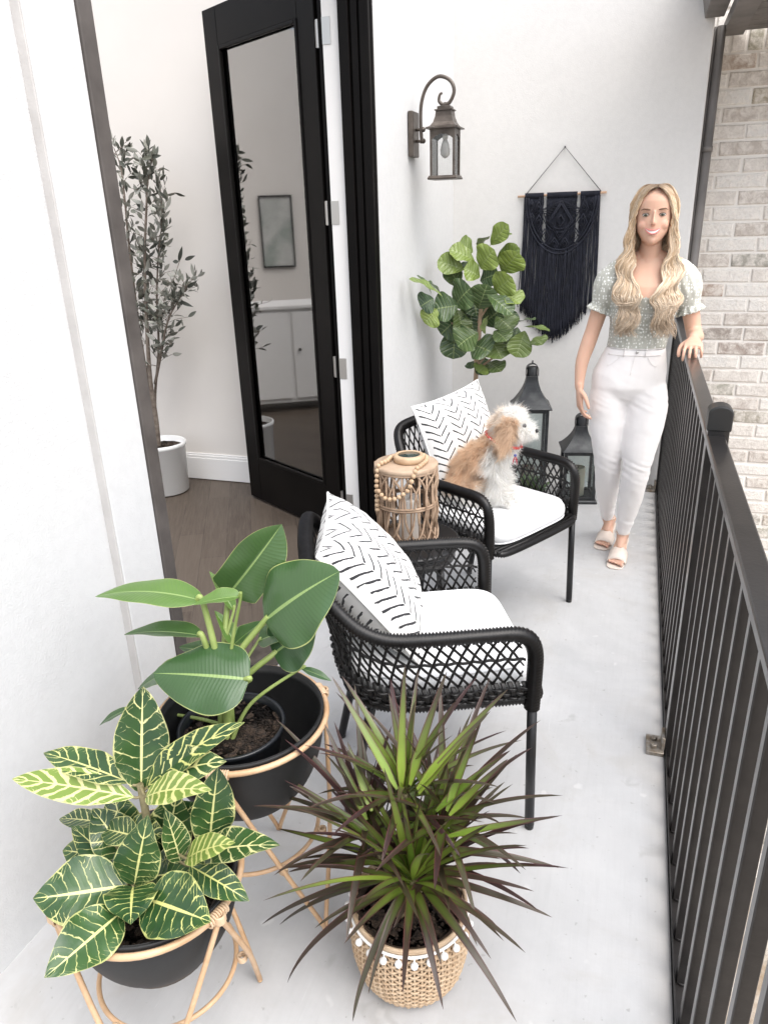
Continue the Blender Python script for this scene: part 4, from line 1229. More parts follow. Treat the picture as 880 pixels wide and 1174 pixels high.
# ------------------------------------------------------------------ dracaena in the woven basket
KX, KY = -.362, 1.150
t = empty('woven_basket', (KX, KY, 0)); tag(t, 'round woven basket with a white pompom trim round its top', 'basket')
prof = [(0.001, .003), (.086, .003), (.104, .012), (.118, .04), (.127, .085), (.130, .125), (.128, .165), (.122, .205)]
def brad(z):
    for (r0, z0), (r1, z1) in zip(prof[1:], prof[2:]):
        if z <= z1: return r0 + (r1 - r0) * (z - z0) / max(1e-6, z1 - z0)
    return prof[-1][0]
b = MB(); b.lathe([(r - .004, z) for r, z in prof[1:]] + [(prof[-1][0] - .010, .204), (.11, .12), (.001, .11)], (KX, KY, 0), 48); b.build('lining', MAT['basket_in'], t)
b = MB(); NS = 52
for k in range(NS):
    a = 2 * PI * k / NS
    b.tube([(KX + (brad(z) + .001) * math.cos(a), KY + (brad(z) + .001) * math.sin(a), z) for z in [.006 + .2 * i / 10 for i in range(11)]], .0030, 5)
rows = 25
for r_ in range(rows):
    z = .008 + .196 * r_ / (rows - 1); q = brad(z); n = NS * 4
    b.tube([(KX + (q + .0032 * math.cos(NS / 2 * 2 * PI * i / n + PI * r_)) * math.cos(2 * PI * i / n), KY + (q + .0032 * math.cos(NS / 2 * 2 * PI * i / n + PI * r_)) * math.sin(2 * PI * i / n), z + .0006 * math.sin(i * 2.1)) for i in range(n)], .0029, 5, loop=True, cap=False)
for z in (.204, .209): b.tube([(KX + (.124 + .001) * math.cos(2 * PI * i / 60), KY + .125 * math.sin(2 * PI * i / 60), z) for i in range(60)], .0042, 6, loop=True, cap=False)
b.build('weave', MAT['basket'], t)
b = MB(); npom = 26
b.tube([(KX + .1305 * math.cos(2 * PI * i / 60), KY + .1305 * math.sin(2 * PI * i / 60), .198) for i in range(60)], .0035, 6, loop=True, cap=False)
for k in range(npom):
    a = 2 * PI * k / npom; c = (KX + .1375 * math.cos(a), KY + .1375 * math.sin(a), .184 + .002 * math.sin(k * 2.3))
    b.sphere(c, .0082, 10, 7); b.tube([(c[0], c[1], c[2]), (c[0] - .006 * math.cos(a), c[1] - .006 * math.sin(a), .198)], .0018, 5)
b.build('pompom_trim', MAT['pom'], t)
dr = empty('dracaena_plant', (KX, KY, .12)); tag(dr, 'spiky green and purple dracaena spilling out of the woven basket', 'potted plant')
soil_disc((KX, KY), .108, .18, seed=8, parent=dr)
b = MB(); stems = MB()
heads = [((473, 1006), -.03, .95, 36, 0.0, .0), ((464, 905), .05, .82, 30, .1, .0), ((508, 938), .04, .80, 26, .35, .25), ((420, 950), .02, .80, 26, .6, -.25), ((500, 985), .04, .85, 24, .75, .2), ((440, 985), .05, .85, 20, .85, -.2)]
for hi, ((px, py), dy, sc, nl, dk, lean) in enumerate(heads):
    H = at(px, py, KY + dy)
    stems.tube(smoothpath([(KX + rng.normal() * .02, KY + .01 + rng.normal() * .02, .17), ((KX + H.x) / 2, (KY + H.y) / 2 + .01, (.17 + H.z) / 2), tuple(H - Vector((0, 0, .01)))], 5), .009, 8)
    for i in range(nl):
        f = (i + .5) / nl                      # 0 inner upright .. 1 outer drooping
        a = i * 2.39996 + hi * 1.3
        el = R(84) - (f ** .8) * R(88) + rng.normal() * .06
        Ln = (.20 + .13 * math.sin(PI * min(1, f * 1.2))) * sc * (1 + rng.normal() * .10) + .03
        d = Vector((math.cos(a) * math.cos(el) + lean * .4, math.sin(a) * math.cos(el), math.sin(el))).normalized()
        T = H + d * Ln + Vector((0, 0, -.34 * Ln * f * f))
        if T.z < .26 and math.hypot(T.x - KX, T.y - KY) < .20: continue
        if T.z < .015: T.z = .015 + rng.random() * .02
        leaf(b, H + Vector((0, 0, -.03 + .03 * (1 - f))) + d * .004, T, .0098 + .0036 * rng.random(), arch=.05 + .16 * f, nh=(0, 0, 1) if el < 1.2 else (math.cos(a) * -1, math.sin(a) * -1, .4), shape='sword', fold=.45, nu=12, nv=1, rv=min(1, dk + .75 * f * rng.random() + .12 * rng.random()))
# long leaves that droop over the rim in front and reach far out
for pb, pt, d1, w in (((473, 1006), (404, 1172), -.19, .0095), ((478, 1010), (592, 1172), -.19, .010), ((474, 1010), (508, 1158), -.21, .0095), ((470, 1008), (331, 1142), -.13, .009), ((462, 1000), (300, 1060), -.03, .009), ((465, 1003), (322, 1075), .0, .009),
                      ((484, 1008), (563, 1100), -.17, .009), ((488, 1005), (633, 1052), -.02, .009), ((500, 975), (640, 995), .02, .009), ((510, 960), (640, 936), .04, .0085), ((480, 1000), (612, 1022), -.04, .008), ((470, 1010), (422, 1140), -.20, .008),
                      ((430, 960), (306, 880), .04, .009), ((440, 970), (330, 900), .0, .009), ((430, 980), (318, 950), .02, .0085), ((440, 990), (330, 1000), -.02, .0085), ((460, 905), (464, 762), .06, .010), ((470, 900), (512, 770), .07, .0105), ((478, 905), (582, 790), .08, .010), ((480, 910), (562, 815), .05, .010), ((455, 905), (380, 775), .06, .009), ((500, 930), (585, 860), .05, .010), ((512, 930), (552, 825), .07, .009), ((515, 935), (582, 870), .08, .009), ((420, 940), (372, 830), .06, .009), ((426, 930), (398, 850), .08, .009), ((470, 1000), (440, 880), -.06, .010), ((474, 1000), (486, 905), -.08, .010), ((468, 1004), (400, 925), -.07, .011), ((480, 1006), (560, 945), -.06, .011)):
    Bp = at(*pb, KY - .01); Tp = at(*pt, KY + d1)
    if Tp.z < .012: Tp.z = .012
    up_ = pt[1] < 960
    leaf(b, Bp, Tp, w * 1.25, arch=.04 if up_ else (.30 if pt[1] > 1095 else .14), nh=(0, -.3, 1), shape='sword', fold=.4, nu=16, nv=1, rv=(.05 if up_ else .55) + .3 * rng.random())
b.build('leaves', MAT['drac'], dr); stems.build('stems', MAT['stem_brown'], dr)

# ------------------------------------------------------------------ fiddle leaf fig
FX, FY = -.835, 4.12
fg = empty('fiddle_leaf_fig', (FX, FY, 0)); tag(fg, 'fiddle leaf fig tree with big green leaves in the far corner', 'potted tree')
b = MB(); b.lathe([(.001, .0), (.12, .0), (.135, .02), (.15, .2), (.152, .33), (.147, .335), (.138, .33), (.135, .29), (.001, .285)], (FX, FY, 0), 40); b.build('pot', simple('brown_woven_pot', (.16, .10, .06), .8, var=(.24, .16, .1), vscale=40, bscale=70, bstr=.6), fg)
b = MB(); tr = smoothpath([(FX, FY, .28), (FX + .012, FY, .5), (FX + .005, FY, .72), (FX + .02, FY, .95), (FX + .03, FY, 1.15), (FX + .08, FY, 1.38)], 6)
b.tube(tr, [.017 - .009 * i / len(tr) for i in range(len(tr))], 9)
for e in ((-.16, -.03, 1.08), (.2, .05, .98), (-.1, .03, 1.3), (.16, -.05, 1.22), (.02, -.1, .92), (-.27, -.02, 1.15), (.3, .0, .96)):
    b.tube(smoothpath([(FX + .012, FY, e[2] - .16), (FX + e[0] * .5, FY + e[1] * .5, e[2] - .06), (FX + e[0], FY + e[1], e[2])], 5), .006, 7)
b.build('trunk', MAT['trunk_tan'], fg)
b = MB(); Qf = lambda px, py, dy=0: at(px, py, FY + dy)
FL = []
# crop coords (880x1076 of 180x220 region at 460,240) : base, tip, half width px(crop), bright, dy
def K(x, y): return (460 + x * 180 / 880, 240 + y * 220 / 1076)
for (bx, by), (tx, ty), w, br, dy in [((500, 200), (600, 85), 38, .8, .0), ((490, 210), (620, 140), 12, .5, .02), ((410, 290), (265, 225), 42, .7, -.02), ((400, 240), (320, 190), 45, .55, .03), ((430, 220), (480, 155), 32, .7, .05),
                                      ((350, 340), (200, 290), 45, .65, -.04), ((440, 330), (520, 225), 60, .8, -.05), ((530, 290), (665, 222), 40, .6, .02), ((560, 350), (655, 240), 58, .85, -.02), ((440, 380), (350, 330), 45, .7, -.06),
                                      ((380, 290), (350, 340), 30, .05, .05), ((440, 400), (545, 360), 48, .05, -.02), ((520, 460), (620, 380), 58, .85, -.08), ((330, 440), (250, 310), 42, .2, .0), ((300, 540), (390, 440), 72, .12, -.08), ((230, 490), (40, 390), 32, .5, -.03),
                                      ((170, 480), (85, 370), 22, .05, .0), ((230, 490), (145, 410), 34, .05, .0), ((180, 500), (105, 545), 48, .0, .0), ((320, 540), (185, 560), 62, .08, -.1), ((200, 560), (130, 640), 48, .8, -.05), ((320, 600), (220, 700), 66, .05, -.02), ((300, 650), (290, 840), 60, .08, .0), ((310, 560), (345, 700), 45, .3, .0),
                                      ((430, 560), (480, 420), 60, .15, -.06), ((480, 480), (620, 590), 42, .12, -.12), ((570, 470), (665, 530), 50, .75, -.06), ((470, 700), (480, 600), 32, .85, -.12), ((430, 690), (315, 770), 70, .18, -.12), ((520, 680), (590, 740), 48, .2, -.08), ((400, 760), (500, 800), 70, .1, -.10), ((490, 720), (560, 840), 75, .35, -.04), ((530, 600), (620, 680), 60, .25, .02),
                                      ((640, 640), (750, 620), 28, .12, -.02), ((680, 660), (830, 685), 26, .4, -.06), ((690, 680), (640, 830), 52, .5, -.02), ((740, 720), (790, 760), 40, .4, .0), ((650, 660), (620, 780), 42, .08, .03), ((400, 850), (390, 895), 30, .05, .0), ((470, 880), (430, 915), 40, .6, -.06), ((480, 860), (560, 910), 48, .25, .0), ((420, 830), (480, 930), 50, .1, .04), ((380, 640), (330, 560), 50, .1, .06), ((460, 640), (560, 560), 60, .08, .07), ((400, 480), (420, 600), 50, .06, .05), ((380, 560), (400, 700), 60, .04, .05), ((560, 560), (600, 660), 55, .05, .08)]:
    Bp, Tp = Qf(*K(bx, by), dy + .02), Qf(*K(tx, ty), dy - .03)
    for _k in range(40):
        if min(Bp.x - hx(Bp.y), Tp.x - hx(Tp.y)) > .045: break
        dy -= .02; Bp, Tp = Qf(*K(bx, by), dy + .02), Qf(*K(tx, ty), dy - .03)
    wm = w * 180 / 880 / 190
    nh = toC(Bp) * .8 + Vector((.35, -.1, .45)) + Vector((rng.normal() * .25, 0, rng.normal() * .25))
    if w < 35: nh = Vector((rng.normal() * .3, -.25, 1))
    leaf(b, Bp, Tp, max(wm, .03) * 1.45 if w >= 35 else max(.036, wm * 1.4), arch=.12, nh=nh, shape='fiddle', fold=.2, nu=14, nv=4, wave=.12, rv=br)
b.build('leaves', MAT['fig'], fg)

# small plant behind the farther chair
t = empty('small_potted_plant', (-.60, 3.98, 0)); tag(t, 'small leafy plant in a white pot seen through the far armchair', 'potted plant')
PXs = at(608, 575, 3.85)
t.location = (PXs.x, 3.85, 0); WOFF[t.name] = Vector((PXs.x, 3.85, 0))
b = MB(); b.lathe([(.001, 0), (.075, 0), (.085, .02), (.095, .15), (.09, .152), (.085, .135), (.001, .13)], (PXs.x, 3.85, 0), 30); b.build('pot', MAT['whitepot'], t)
b = MB()
for i in range(70):
    a = rng.random() * 6.28; e = rng.uniform(.3, 1.4); L = rng.uniform(.08, .2)
    d = Vector((math.cos(a) * math.cos(e), math.sin(a) * math.cos(e), math.sin(e)))
    p0 = Vector((PXs.x, 3.85, .14)) + d * L * .5; leaf(b, p0, p0 + d * .075 + Vector((0, 0, -.015)), .022, .1, shape='ovate', nu=7, nv=2, rv=.05 * rng.random())
    b.tube([(PXs.x, 3.85, .13), tuple(p0)], .0015, 4)
b.build('foliage', MAT['fig'], t)

# ------------------------------------------------------------------ olive tree
OX, OY = -2.80, 3.86
ot = empty('olive_tree', (OX, OY, 0)); tag(ot, 'slender grey leaved olive tree in a white pot inside the doorway', 'potted tree')
b = MB(); b.lathe([(.001, 0), (.130, 0), (.14, .008), (.150, .30), (.158, .305), (.158, .325), (.150, .33), (.143, .325), (.140, .29), (.001, .285)], (OX, OY, 0), 48); b.build('pot', MAT['whitepot'], ot)
soil_disc((OX, OY), .139, .292, seed=12, parent=ot)
b = MB(); lv = MB()
Qo = lambda px, py, dy=0: at(px, py, OY + dy)
trunks = [[(180, 512, 0), (176, 470, 0), (166, 420, .0), (156, 350, .02), (148, 280, .02), (140, 200, .02), (131, 170, .02)],
          [(182, 512, 0), (179, 480, -.02), (172, 430, -.03), (168, 360, -.03), (166, 300, -.03), (168, 240, -.03), (170, 205, -.02), (176, 180, -.02)],
          [(180, 500, 0), (178, 455, .02), (182, 400, .03), (180, 340, .03), (182, 290, .03), (186, 250, .02), (184, 215, .02)],
          [(178, 440, 0), (184, 410, -.03), (192, 370, -.04), (204, 345, -.05), (216, 325, -.05)]]
for k, tr_ in enumerate(trunks):
    P_ = smoothpath([Qo(x, y, d) for x, y, d in tr_], 7); n = len(P_)
    b.tube(P_, [max(.0025, (.017 if k < 2 else .010) * (1 - i / n) ** .8) for i in range(n)], 7)
    s0 = int(n * (.38 if k < 3 else .2))
    for i in range(s0, n):
        for q in range(5):
            if rng.random() < .42: continue
            p = P_[i]; a = rng.random() * 6.28; e = rng.uniform(.2, 1.2); tl = rng.uniform(.03, .16) * (1.2 - .6 * i / n)
            dtw = Vector((math.cos(a) * math.cos(e), math.sin(a) * math.cos(e), math.sin(e))); pe = p + dtw * tl + Vector((0, 0, -.02 * tl))
            if tl > .06: b.tube([p, p.lerp(pe, .5) + Vector((0, 0, .006)), pe], .0013, 4)
            for z in range(3 if tl > .06 else 1):
                o_ = p.lerp(pe, 1 - z * .3); a2 = a + rng.normal() * 1.2; e2 = e + rng.normal() * .6
                d2 = Vector((math.cos(a2) * math.cos(e2), math.sin(a2) * math.cos(e2), math.sin(e2)))
                Ll = rng.uniform(.04, .075)
                leaf(lv, o_, o_ + d2 * Ll, .0085 + .005 * rng.random(), .08, nh=(rng.normal(), rng.normal(), rng.normal() + .6), shape='lance', nu=6, nv=1, rv=rng.random())
for (bx, by), (tx, ty) in [((205, 300), (209, 282)), ((212, 298), (224, 293)), ((205, 300), (198, 300)), ((215, 330), (226, 322)), ((205, 345), (222, 352)), ((200, 335), (218, 340))]:
    B_ = Qo(bx, by, -.04); T_ = Qo(tx, ty, -.05); leaf(lv, B_, T_, .011, .08, nh=toC(B_), shape='lance', nu=6, nv=1, rv=.1)
b.tube(smoothpath([Qo(190, 345, -.03), Qo(200, 318, -.04), Qo(206, 299, -.04)], 4), .002, 5)
b.build('trunk', MAT['trunk'], ot); lv.build('leaves', MAT['olive'], ot)
# ------------------------------------------------------------------ figures


def ering(c, a, bf, bb, n=28, p=2.3, ax=None):
    """superellipse ring in the horizontal plane: half width a, front depth bf, back depth bb"""
    out = []
    for k in range(n):
        t = 2 * PI * k / n; ct, st_ = math.cos(t), math.sin(t)
        x = a * math.copysign(abs(ct) ** (2 / p), ct); y = (bb if st_ > 0 else bf) * math.copysign(abs(st_) ** (2 / p), st_)
        out.append((c[0] + x, c[1] + y, c[2]))
    return out


def remeshed(b, name, voxel, smooth_it=6, fac=.6):
    me = bpy.data.meshes.new('tmp'); me.from_pydata([tuple(v) for v in b.V], [], b.F); me.update()
    o = bpy.data.objects.new('tmp', me); COL.objects.link(o)
    m = o.modifiers.new('r', 'REMESH'); m.mode = 'VOXEL'; m.voxel_size = voxel; m.use_smooth_shade = True
    s = o.modifiers.new('s', 'SMOOTH'); s.factor = fac; s.iterations = smooth_it
    dg = bpy.context.evaluated_depsgraph_get(); dg.update()
    nm = bpy.data.meshes.new_from_object(o.evaluated_get(dg)); nm.name = name
    bpy.data.objects.remove(o)
    return nm


def mesh_arrays(me):
    n = len(me.vertices); co = np.zeros(n * 3); no = np.zeros(n * 3)
    me.vertices.foreach_get('co', co); me.vertices.foreach_get('normal', no)
    return co.reshape(-1, 3), no.reshape(-1, 3)


def set_col(me, c):
    ca = me.color_attributes.new('Col', 'FLOAT_COLOR', 'POINT'); f = np.ones((len(c), 4), dtype=np.float32); f[:, :3] = c
    ca.data.foreach_set('color', f.ravel())


def place(me, name, mat, parent):
    co, _ = mesh_arrays(me); off = np.array(WOFF[parent.name]); me.vertices.foreach_set('co', (co - off).ravel()); me.update()
    me.materials.clear(); me.materials.append(mat); me.polygons.foreach_set('use_smooth', [True] * len(me.polygons))
    o = bpy.data.objects.new(name, me); COL.objects.link(o); o.parent = parent; WOFF[o.name] = Vector(off); return o


def cut(me, fn):
    bm = bmesh.new(); bm.from_mesh(me); kill = [v for v in bm.verts if fn(v.co)]
    bmesh.ops.delete(bm, geom=kill, context='VERTS'); bm.to_mesh(me); bm.free(); me.update()


wm_ = empty('person', (0, 3.52, 0)); tag(wm_, 'smiling woman with long blond hair, dotted blouse and white jeans, hand on the railing', 'person')
Tz = [(.79, -.008, 3.535, .100, .060, .085), (.825, -.008, 3.535, .135, .086, .108), (.87, -.010, 3.535, .154, .105, .125), (.93, -.006, 3.53, .155, .10, .115), (.99, .004, 3.522, .138, .092, .095), (1.05, .014, 3.515, .120, .086, .082),
      (1.11, .020, 3.512, .119, .086, .080), (1.17, .026, 3.51, .127, .092, .085), (1.22, .031, 3.507, .135, .106, .088), (1.265, .034, 3.505, .140, .113, .09), (1.31, .035, 3.508, .146, .100, .09), (1.35, .035, 3.513, .152, .078, .085),
      (1.385, .034, 3.518, .138, .062, .075), (1.408, .033, 3.522, .095, .052, .064), (1.425, .033, 3.522, .058, .046, .052)]
def torso(b, inf=0.0, z0=0, z1=9):
    b.loft([ering((cx, cy, z), a + inf, bf + inf, bb + inf) for z, cx, cy, a, bf, bb in Tz if z0 <= z <= z1])
armR = [(-.096, 3.515, 1.362, .048), (-.120, 3.51, 1.32, .045), (-.150, 3.505, 1.22, .038), (-.176, 3.50, 1.12, .034), (-.192, 3.485, 1.06, .034), (-.212, 3.465, .98, .030), (-.216, 3.445, .90, .0225), (-.214, 3.435, .868, .0205)]
armL = [(.164, 3.515, 1.362, .048), (.188, 3.512, 1.32, .045), (.217, 3.51, 1.22, .038), (.240, 3.508, 1.13, .034), (.248, 3.475, 1.105, .035), (.250, 3.42, 1.108, .031), (.238, 3.36, 1.112, .024), (.235, 3.34, 1.111, .0215)]
legR = [(-.074, 3.535, .86, .090), (-.083, 3.532,   .78, .089), (-.076, 3.528, .68, .084), (-.067, 3.52, .58, .072), (-.066, 3.525, .50, .058), (-.062, 3.56, .42, .055), (-.060, 3.62, .33, .053), (-.054, 3.69, .23, .041), (-.048, 3.735, .15, .030), (-.046, 3.75, .12, .030)]
legL = [(.068, 3.53, .86, .090), (.083, 3.52, .78, .089), (.078, 3.50, .68, .084), (.068, 3.478, .58, .072), (.066, 3.468, .50, .059), (.060, 3.48, .42, .056), (.052, 3.51, .33, .054), (.044, 3.54, .23, .042), (.037, 3.56, .15, .031), (.034, 3.565, .12, .030)]
def limb(b, L, inf=0, sl=None, n=30):
    pts = [Vector(p[:3]) for p in L]; rr_ = [p[3] + inf for p in L]
    sp = smoothpath(pts, 5); rs = []
    for i in range(len(pts) - 1):
        for k in range(5): rs.append(rr_[i] + (rr_[i + 1] - rr_[i]) * k / 5)
    rs.append(rr_[-1])
    if sl: sp, rs = sp[sl[0]:sl[1]], rs[sl[0]:sl[1]]
    b.tube(sp, rs, n); b.sphere(tuple(sp[0]), rs[0] * .98, 12, 8); b.sphere(tuple(sp[-1]), rs[-1] * .98, 12, 8)
b = MB(); torso(b, -.002)
for L in (armR, armL): limb(b, L, -.001)
for L in (legR, legL): limb(b, L, -.010)
# neck and head
b.tube([(.033, 3.525, 1.38), (.033, 3.518, 1.43), (.034, 3.508, 1.48), (.034, 3.505, 1.53)], [.062, .047, .043, .045], 18)
for s_ in (-1, 1): b.tube([(.033 + s_ * .02, 3.52, 1.43), (.033 + s_ * .075, 3.52, 1.402), (.033 + s_ * .125, 3.52, 1.385)], [.034, .034, .036], 10)
HC = Vector((.034, 3.488, 1.585))
HZ = [(-.118, .014, .074, .0), (-.111, .026, .084, .01), (-.098, .038, .090, .03), (-.08, .049, .0925, .045), (-.06, .0575, .092, .055), (-.04, .064, .090, .066), (-.02, .069, .089, .08), (.0, .072, .087, .09), (.02, .0735, .087, .098),
      (.04, .0745, .088, .102), (.06, .073, .087, .102), (.08, .066, .079, .095), (.098, .052, .062, .078), (.11, .034, .04, .05), (.117, .012, .014, .02)]
rings = []
HZ = [(z * (.925 if z < -.06 else 1), a * 1.055, f_, bk) for z, a, f_, bk in HZ]
for z, a, f_, bk in HZ: rings.append(ering(tuple(HC + Vector((0, 0, z))), a, f_, max(bk, .012), 40, 2.15))
b.loft(rings)
b.loft([ering((HC.x, HC.y - f_ + .018, HC.z + z), wn_, .022 + pr, .01, 16, 2) for z, wn_, f_, pr in ((.022, .0055, .089, .002), (.005, .0065, .089, .006), (-.010, .009, .089, .0125), (-.021, .0125, .0895, .0165), (-.028, .0135, .09, .013), (-.033, .008, .09, .003))])
for s_ in (-1, 1):
    b.sphere((HC.x + s_ * .074, HC.y + .005, HC.z - .002), .024, 10, 8, sc=(.3, .6, 1.15))
    b.sphere((HC.x + s_ * .036, HC.y - .063, HC.z - .030), .024, 12, 10, sc=(1, .85, .95))
def hand(b, W, D, Upn, side, fl, curl, thumb):
    """W wrist, D direction of the hand, Upn back of the hand, side: thumb side (unit vector)"""
    W = Vector(W); D = Vector(D).normalized(); Upn = Vector(Upn); Upn = (Upn - D * Upn.dot(D)).normalized(); S = D.cross(Upn) * side
    rings = []
    for t, w, h in ((-.02, .021, .017), (.0, .0215, .015), (.03, .031, .0145), (.06, .037, .0135), (.082, .038, .0115), (.09, .034, .009)):
        c = W + D * t; rings.append([c + S * w * math.cos(2 * PI * k / 16) + Upn * h * math.sin(2 * PI * k / 16) for k in range(16)])
    b.loft(rings)
    for q in range(4):
        base = W + D * (.080 - .003 * abs(q - 1)) + S * (.029 - .0190 * q); Lf = fl * (.078, .086, .080, .062)[q]
        pts = [base - D * .02]; p = base.copy(); a = 0; spread = (.12, .03, -.06, -.16)[q]
        pts.append(p.copy())
        for k in range(3):
            a += curl[k] * (1 + .12 * q)
            d = (D * math.cos(a) - Upn * math.sin(a) + S * spread * (1 - k * .4)).normalized(); p = p + d * Lf * (.46, .30, .24)[k]; pts.append(p.copy())
        b.tube(smoothpath(pts, 3), [.0082 - .0022 * i / 12 for i in range(13)], 8); b.sphere(tuple(pts[-1]), .0060, 8, 6)
    tb = W + D * .018 + S * .020 - Upn * .004
    p1 = tb + (D * .6 + S * .75 - Upn * thumb).normalized() * .034; p2 = p1 + (D * .9 + S * .25 - Upn * thumb).normalized() * .030; p3 = p2 + (D * .95 - S * .02 - Upn * thumb).normalized() * .024
    b.tube(smoothpath([tb, p1, p2, p3], 4), [.0125 - .0052 * i / 12 for i in range(13)], 8); b.sphere(tuple(p3), .0070, 8, 6)
hand(b, (-.214, 3.435, .868), (.10, -.16, -1), (-.95, -.30, 0), -1, .95, (.25, .45, .35), .25)
hand(b, (.235, 3.34, 1.111), (-.04, -1, -.22), (0, -.2, 1), 1, .90, (.35, .65, .55), .45)
# feet in their sandals: heel raised, toes on the sole
def foot(b, ank, heel, ball, toe):
    A, Hh, Bl, T = map(Vector, (ank, heel, ball, toe)); d = (T - Hh); d.z = 0; d.normalize(); sd = Vector((-d.y, d.x, 0))
    b.tube([A + Vector((0, 0, .03)), A, (A * .5 + Hh * .5) + Vector((0, 0, .0)), Hh + Vector((0, 0, .022))], [.029, .029, .029, .025], 12)
    rings = []
    for p, w, h in ((Hh + Vector((0, 0, .02)), .024, .024), (Hh.lerp(Bl, .35) + Vector((0, 0, .028)), .026, .030), (Hh.lerp(Bl, .7) + Vector((0, 0, .022)), .033, .022), (Bl + Vector((0, 0, .014)), .040, .014), (Bl.lerp(T, .45) + Vector((0, 0, .010)), .038, .010)):
        rings.append([p + sd * w * math.cos(2 * PI * k / 16) + Vector((0, 0, 1)) * h * math.sin(2 * PI * k / 16) for k in range(16)])
    b.loft(rings); b.sphere(tuple(Hh + Vector((0, 0, .024))), .026, 10, 8)
    b.tube([A + Vector((0, 0, .01)), Hh.lerp(Bl, .45) + Vector((0, 0, .045)), Hh.lerp(Bl, .75) + Vector((0, 0, .03))], [.028, .026, .018], 10)
    for q in range(5):
        o_ = sd * (.030 - .0148 * q); e = Bl.lerp(T, .95 - .075 * q) ; b.tube([Bl.lerp(T, .2) + o_ + Vector((0, 0, .010)), e + o_ + Vector((0, 0, .009))], [.0075, .0072 if q else .0095], 8); b.sphere(tuple(e + o_ + Vector((0, 0, .009))), .0068 if q else .0092, 8, 6)
FT = {'R': ((-.045, 3.755, .115), (-.028, 3.795, .075), (-.052, 3.675, .014), (-.064, 3.615, .012)), 'L': ((.034, 3.568, .115), (.040, 3.610, .075), (.020, 3.475, .014), (.010, 3.405, .012))}
for k in FT: foot(b, *FT[k])
body = remeshed(b, 'body', .0034, 5, .5)
co, no = mesh_arrays(body)
# features: sockets, lips, smile folds
def gauss(c, s): return np.exp(-(((co - np.array(c)) / np.array(s)) ** 2).sum(1))
front = co[:, 1] < HC.y - .02
disp = np.zeros(len(co))
for s_ in (-1, 1):
    disp -= .0055 * gauss((HC.x + s_ * .0325, HC.y - .085, HC.z + .008), (.016, .03, .010)); disp += .0022 * gauss((HC.x + s_ * .031, HC.y - .085, HC.z + .027), (.02, .03, .006))
disp -= .002 * gauss((HC.x, HC.y - .09, HC.z - .078), (.02, .03, .006)); disp += .003 * gauss((HC.x, HC.y - .09, HC.z - .098), (.014, .03, .012))
co2 = co.copy(); co2[:, 1] -= disp * front
body.vertices.foreach_set('co', co2.ravel()); body.update()
skin = np.array([.60, .375, .275]); c = np.tile(skin, (len(co), 1))
def mixc(c, w, col): return c * (1 - w[:, None]) + np.array(col) * w[:, None]
for s_ in (-1, 1): c = mixc(c, .28 * gauss((HC.x + s_ * .040, HC.y - .08, HC.z - .028), (.026, .05, .020)), (.70, .34, .26)); c = mixc(c, .30 * gauss((HC.x + s_ * .030, HC.y - .09, HC.z + .010), (.017, .05, .010)), (.36, .20, .14))
mx_, mz_ = (co[:, 0] - HC.x), (co[:, 2] - (HC.z - .062))
mz_ = mz_ - .006; zc_ = mz_ - .004 * (mx_ / .024) ** 2 * 1.5
lip = ((np.abs(mx_) < .0300) & (np.abs(zc_) < .0088 * np.sqrt(np.maximum(0, 1 - (mx_ / .028) ** 2))) & (co[:, 1] < HC.y - .05)).astype(float)
c = mixc(c, lip * .85, (.62, .20, .19)); c = mixc(c, .12 * ((co[:, 2] < .03)).astype(float), (.7, .3, .25))
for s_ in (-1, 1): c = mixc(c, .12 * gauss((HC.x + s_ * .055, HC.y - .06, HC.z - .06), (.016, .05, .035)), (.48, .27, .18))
set_col(body, c)
sk = vcol_mat('skin', .48, 220, .12, .0006, Subsurface_Weight=.12, Specular_IOR_Level=.35)
place(body, 'body', sk, wm_)
# eyes, brows, lashes, teeth
ecol = vcol_mat('eye', .15)
for s_ in (-1, 1):
    ex, ey, ez = HC.x + s_ * .0325, HC.y - .0750, HC.z + .0065
    b = MB(); n = 20; rings = []; cols = []
    for i in range(13):
        a = i / 12 * PI * .5; r_, yy = .0118 * math.sin(a) + 1e-4, ey - .0118 * math.cos(a)
        rings.append([(ex + r_ * math.cos(2 * PI * k / n), yy, ez + r_ * .60 * math.sin(2 * PI * k / n)) for k in range(n)])
        cc = (.01, .01, .01) if i < 3 else ((.09, .10, .06) if i < 6 else (.74, .70, .68)); cols += [cc] * n
    b.loft(rings, col=cols, cap=False); b.build('eye', ecol, wm_)
    b = MB(); b.tube([(ex + .0125 * math.cos(a), ey - .0125 + .005 * abs(math.cos(a)) ** 2, ez + .0062 * math.sin(a) + .0005) for a in [PI * (.02 + .96 * i / 12) for i in range(13)]], .0014, 5, col=(.03, .02, .015))
    b.tube([(ex + .0125 * math.cos(a), ey - .0115 + .005 * abs(math.cos(a)) ** 2, ez - .0050 * math.sin(a)) for a in [PI * (.05 + .9 * i / 12) for i in range(13)]], .0007, 4, col=(.10, .06, .045))
    b.build('eyelashes', vcol_mat('lash', .6), wm_)
    b = MB(); b.tube([(ex - s_ * .016, ey - .0105, ez + .0195), (ex - s_ * .004, ey - .0115, ez + .0222), (ex + s_ * .009, ey - .0085, ez + .0235), (ex + s_ * .019, ey - .001, ez + .0185)], [.0022, .0026, .0021, .0008], 6, flat=1.2, col=(.16, .09, .055)); b.build('eyebrow', vcol_mat('brow', .8), wm_)
b = MB(); my = HC.z - .0555; pts = []
top_, bot_ = [], []
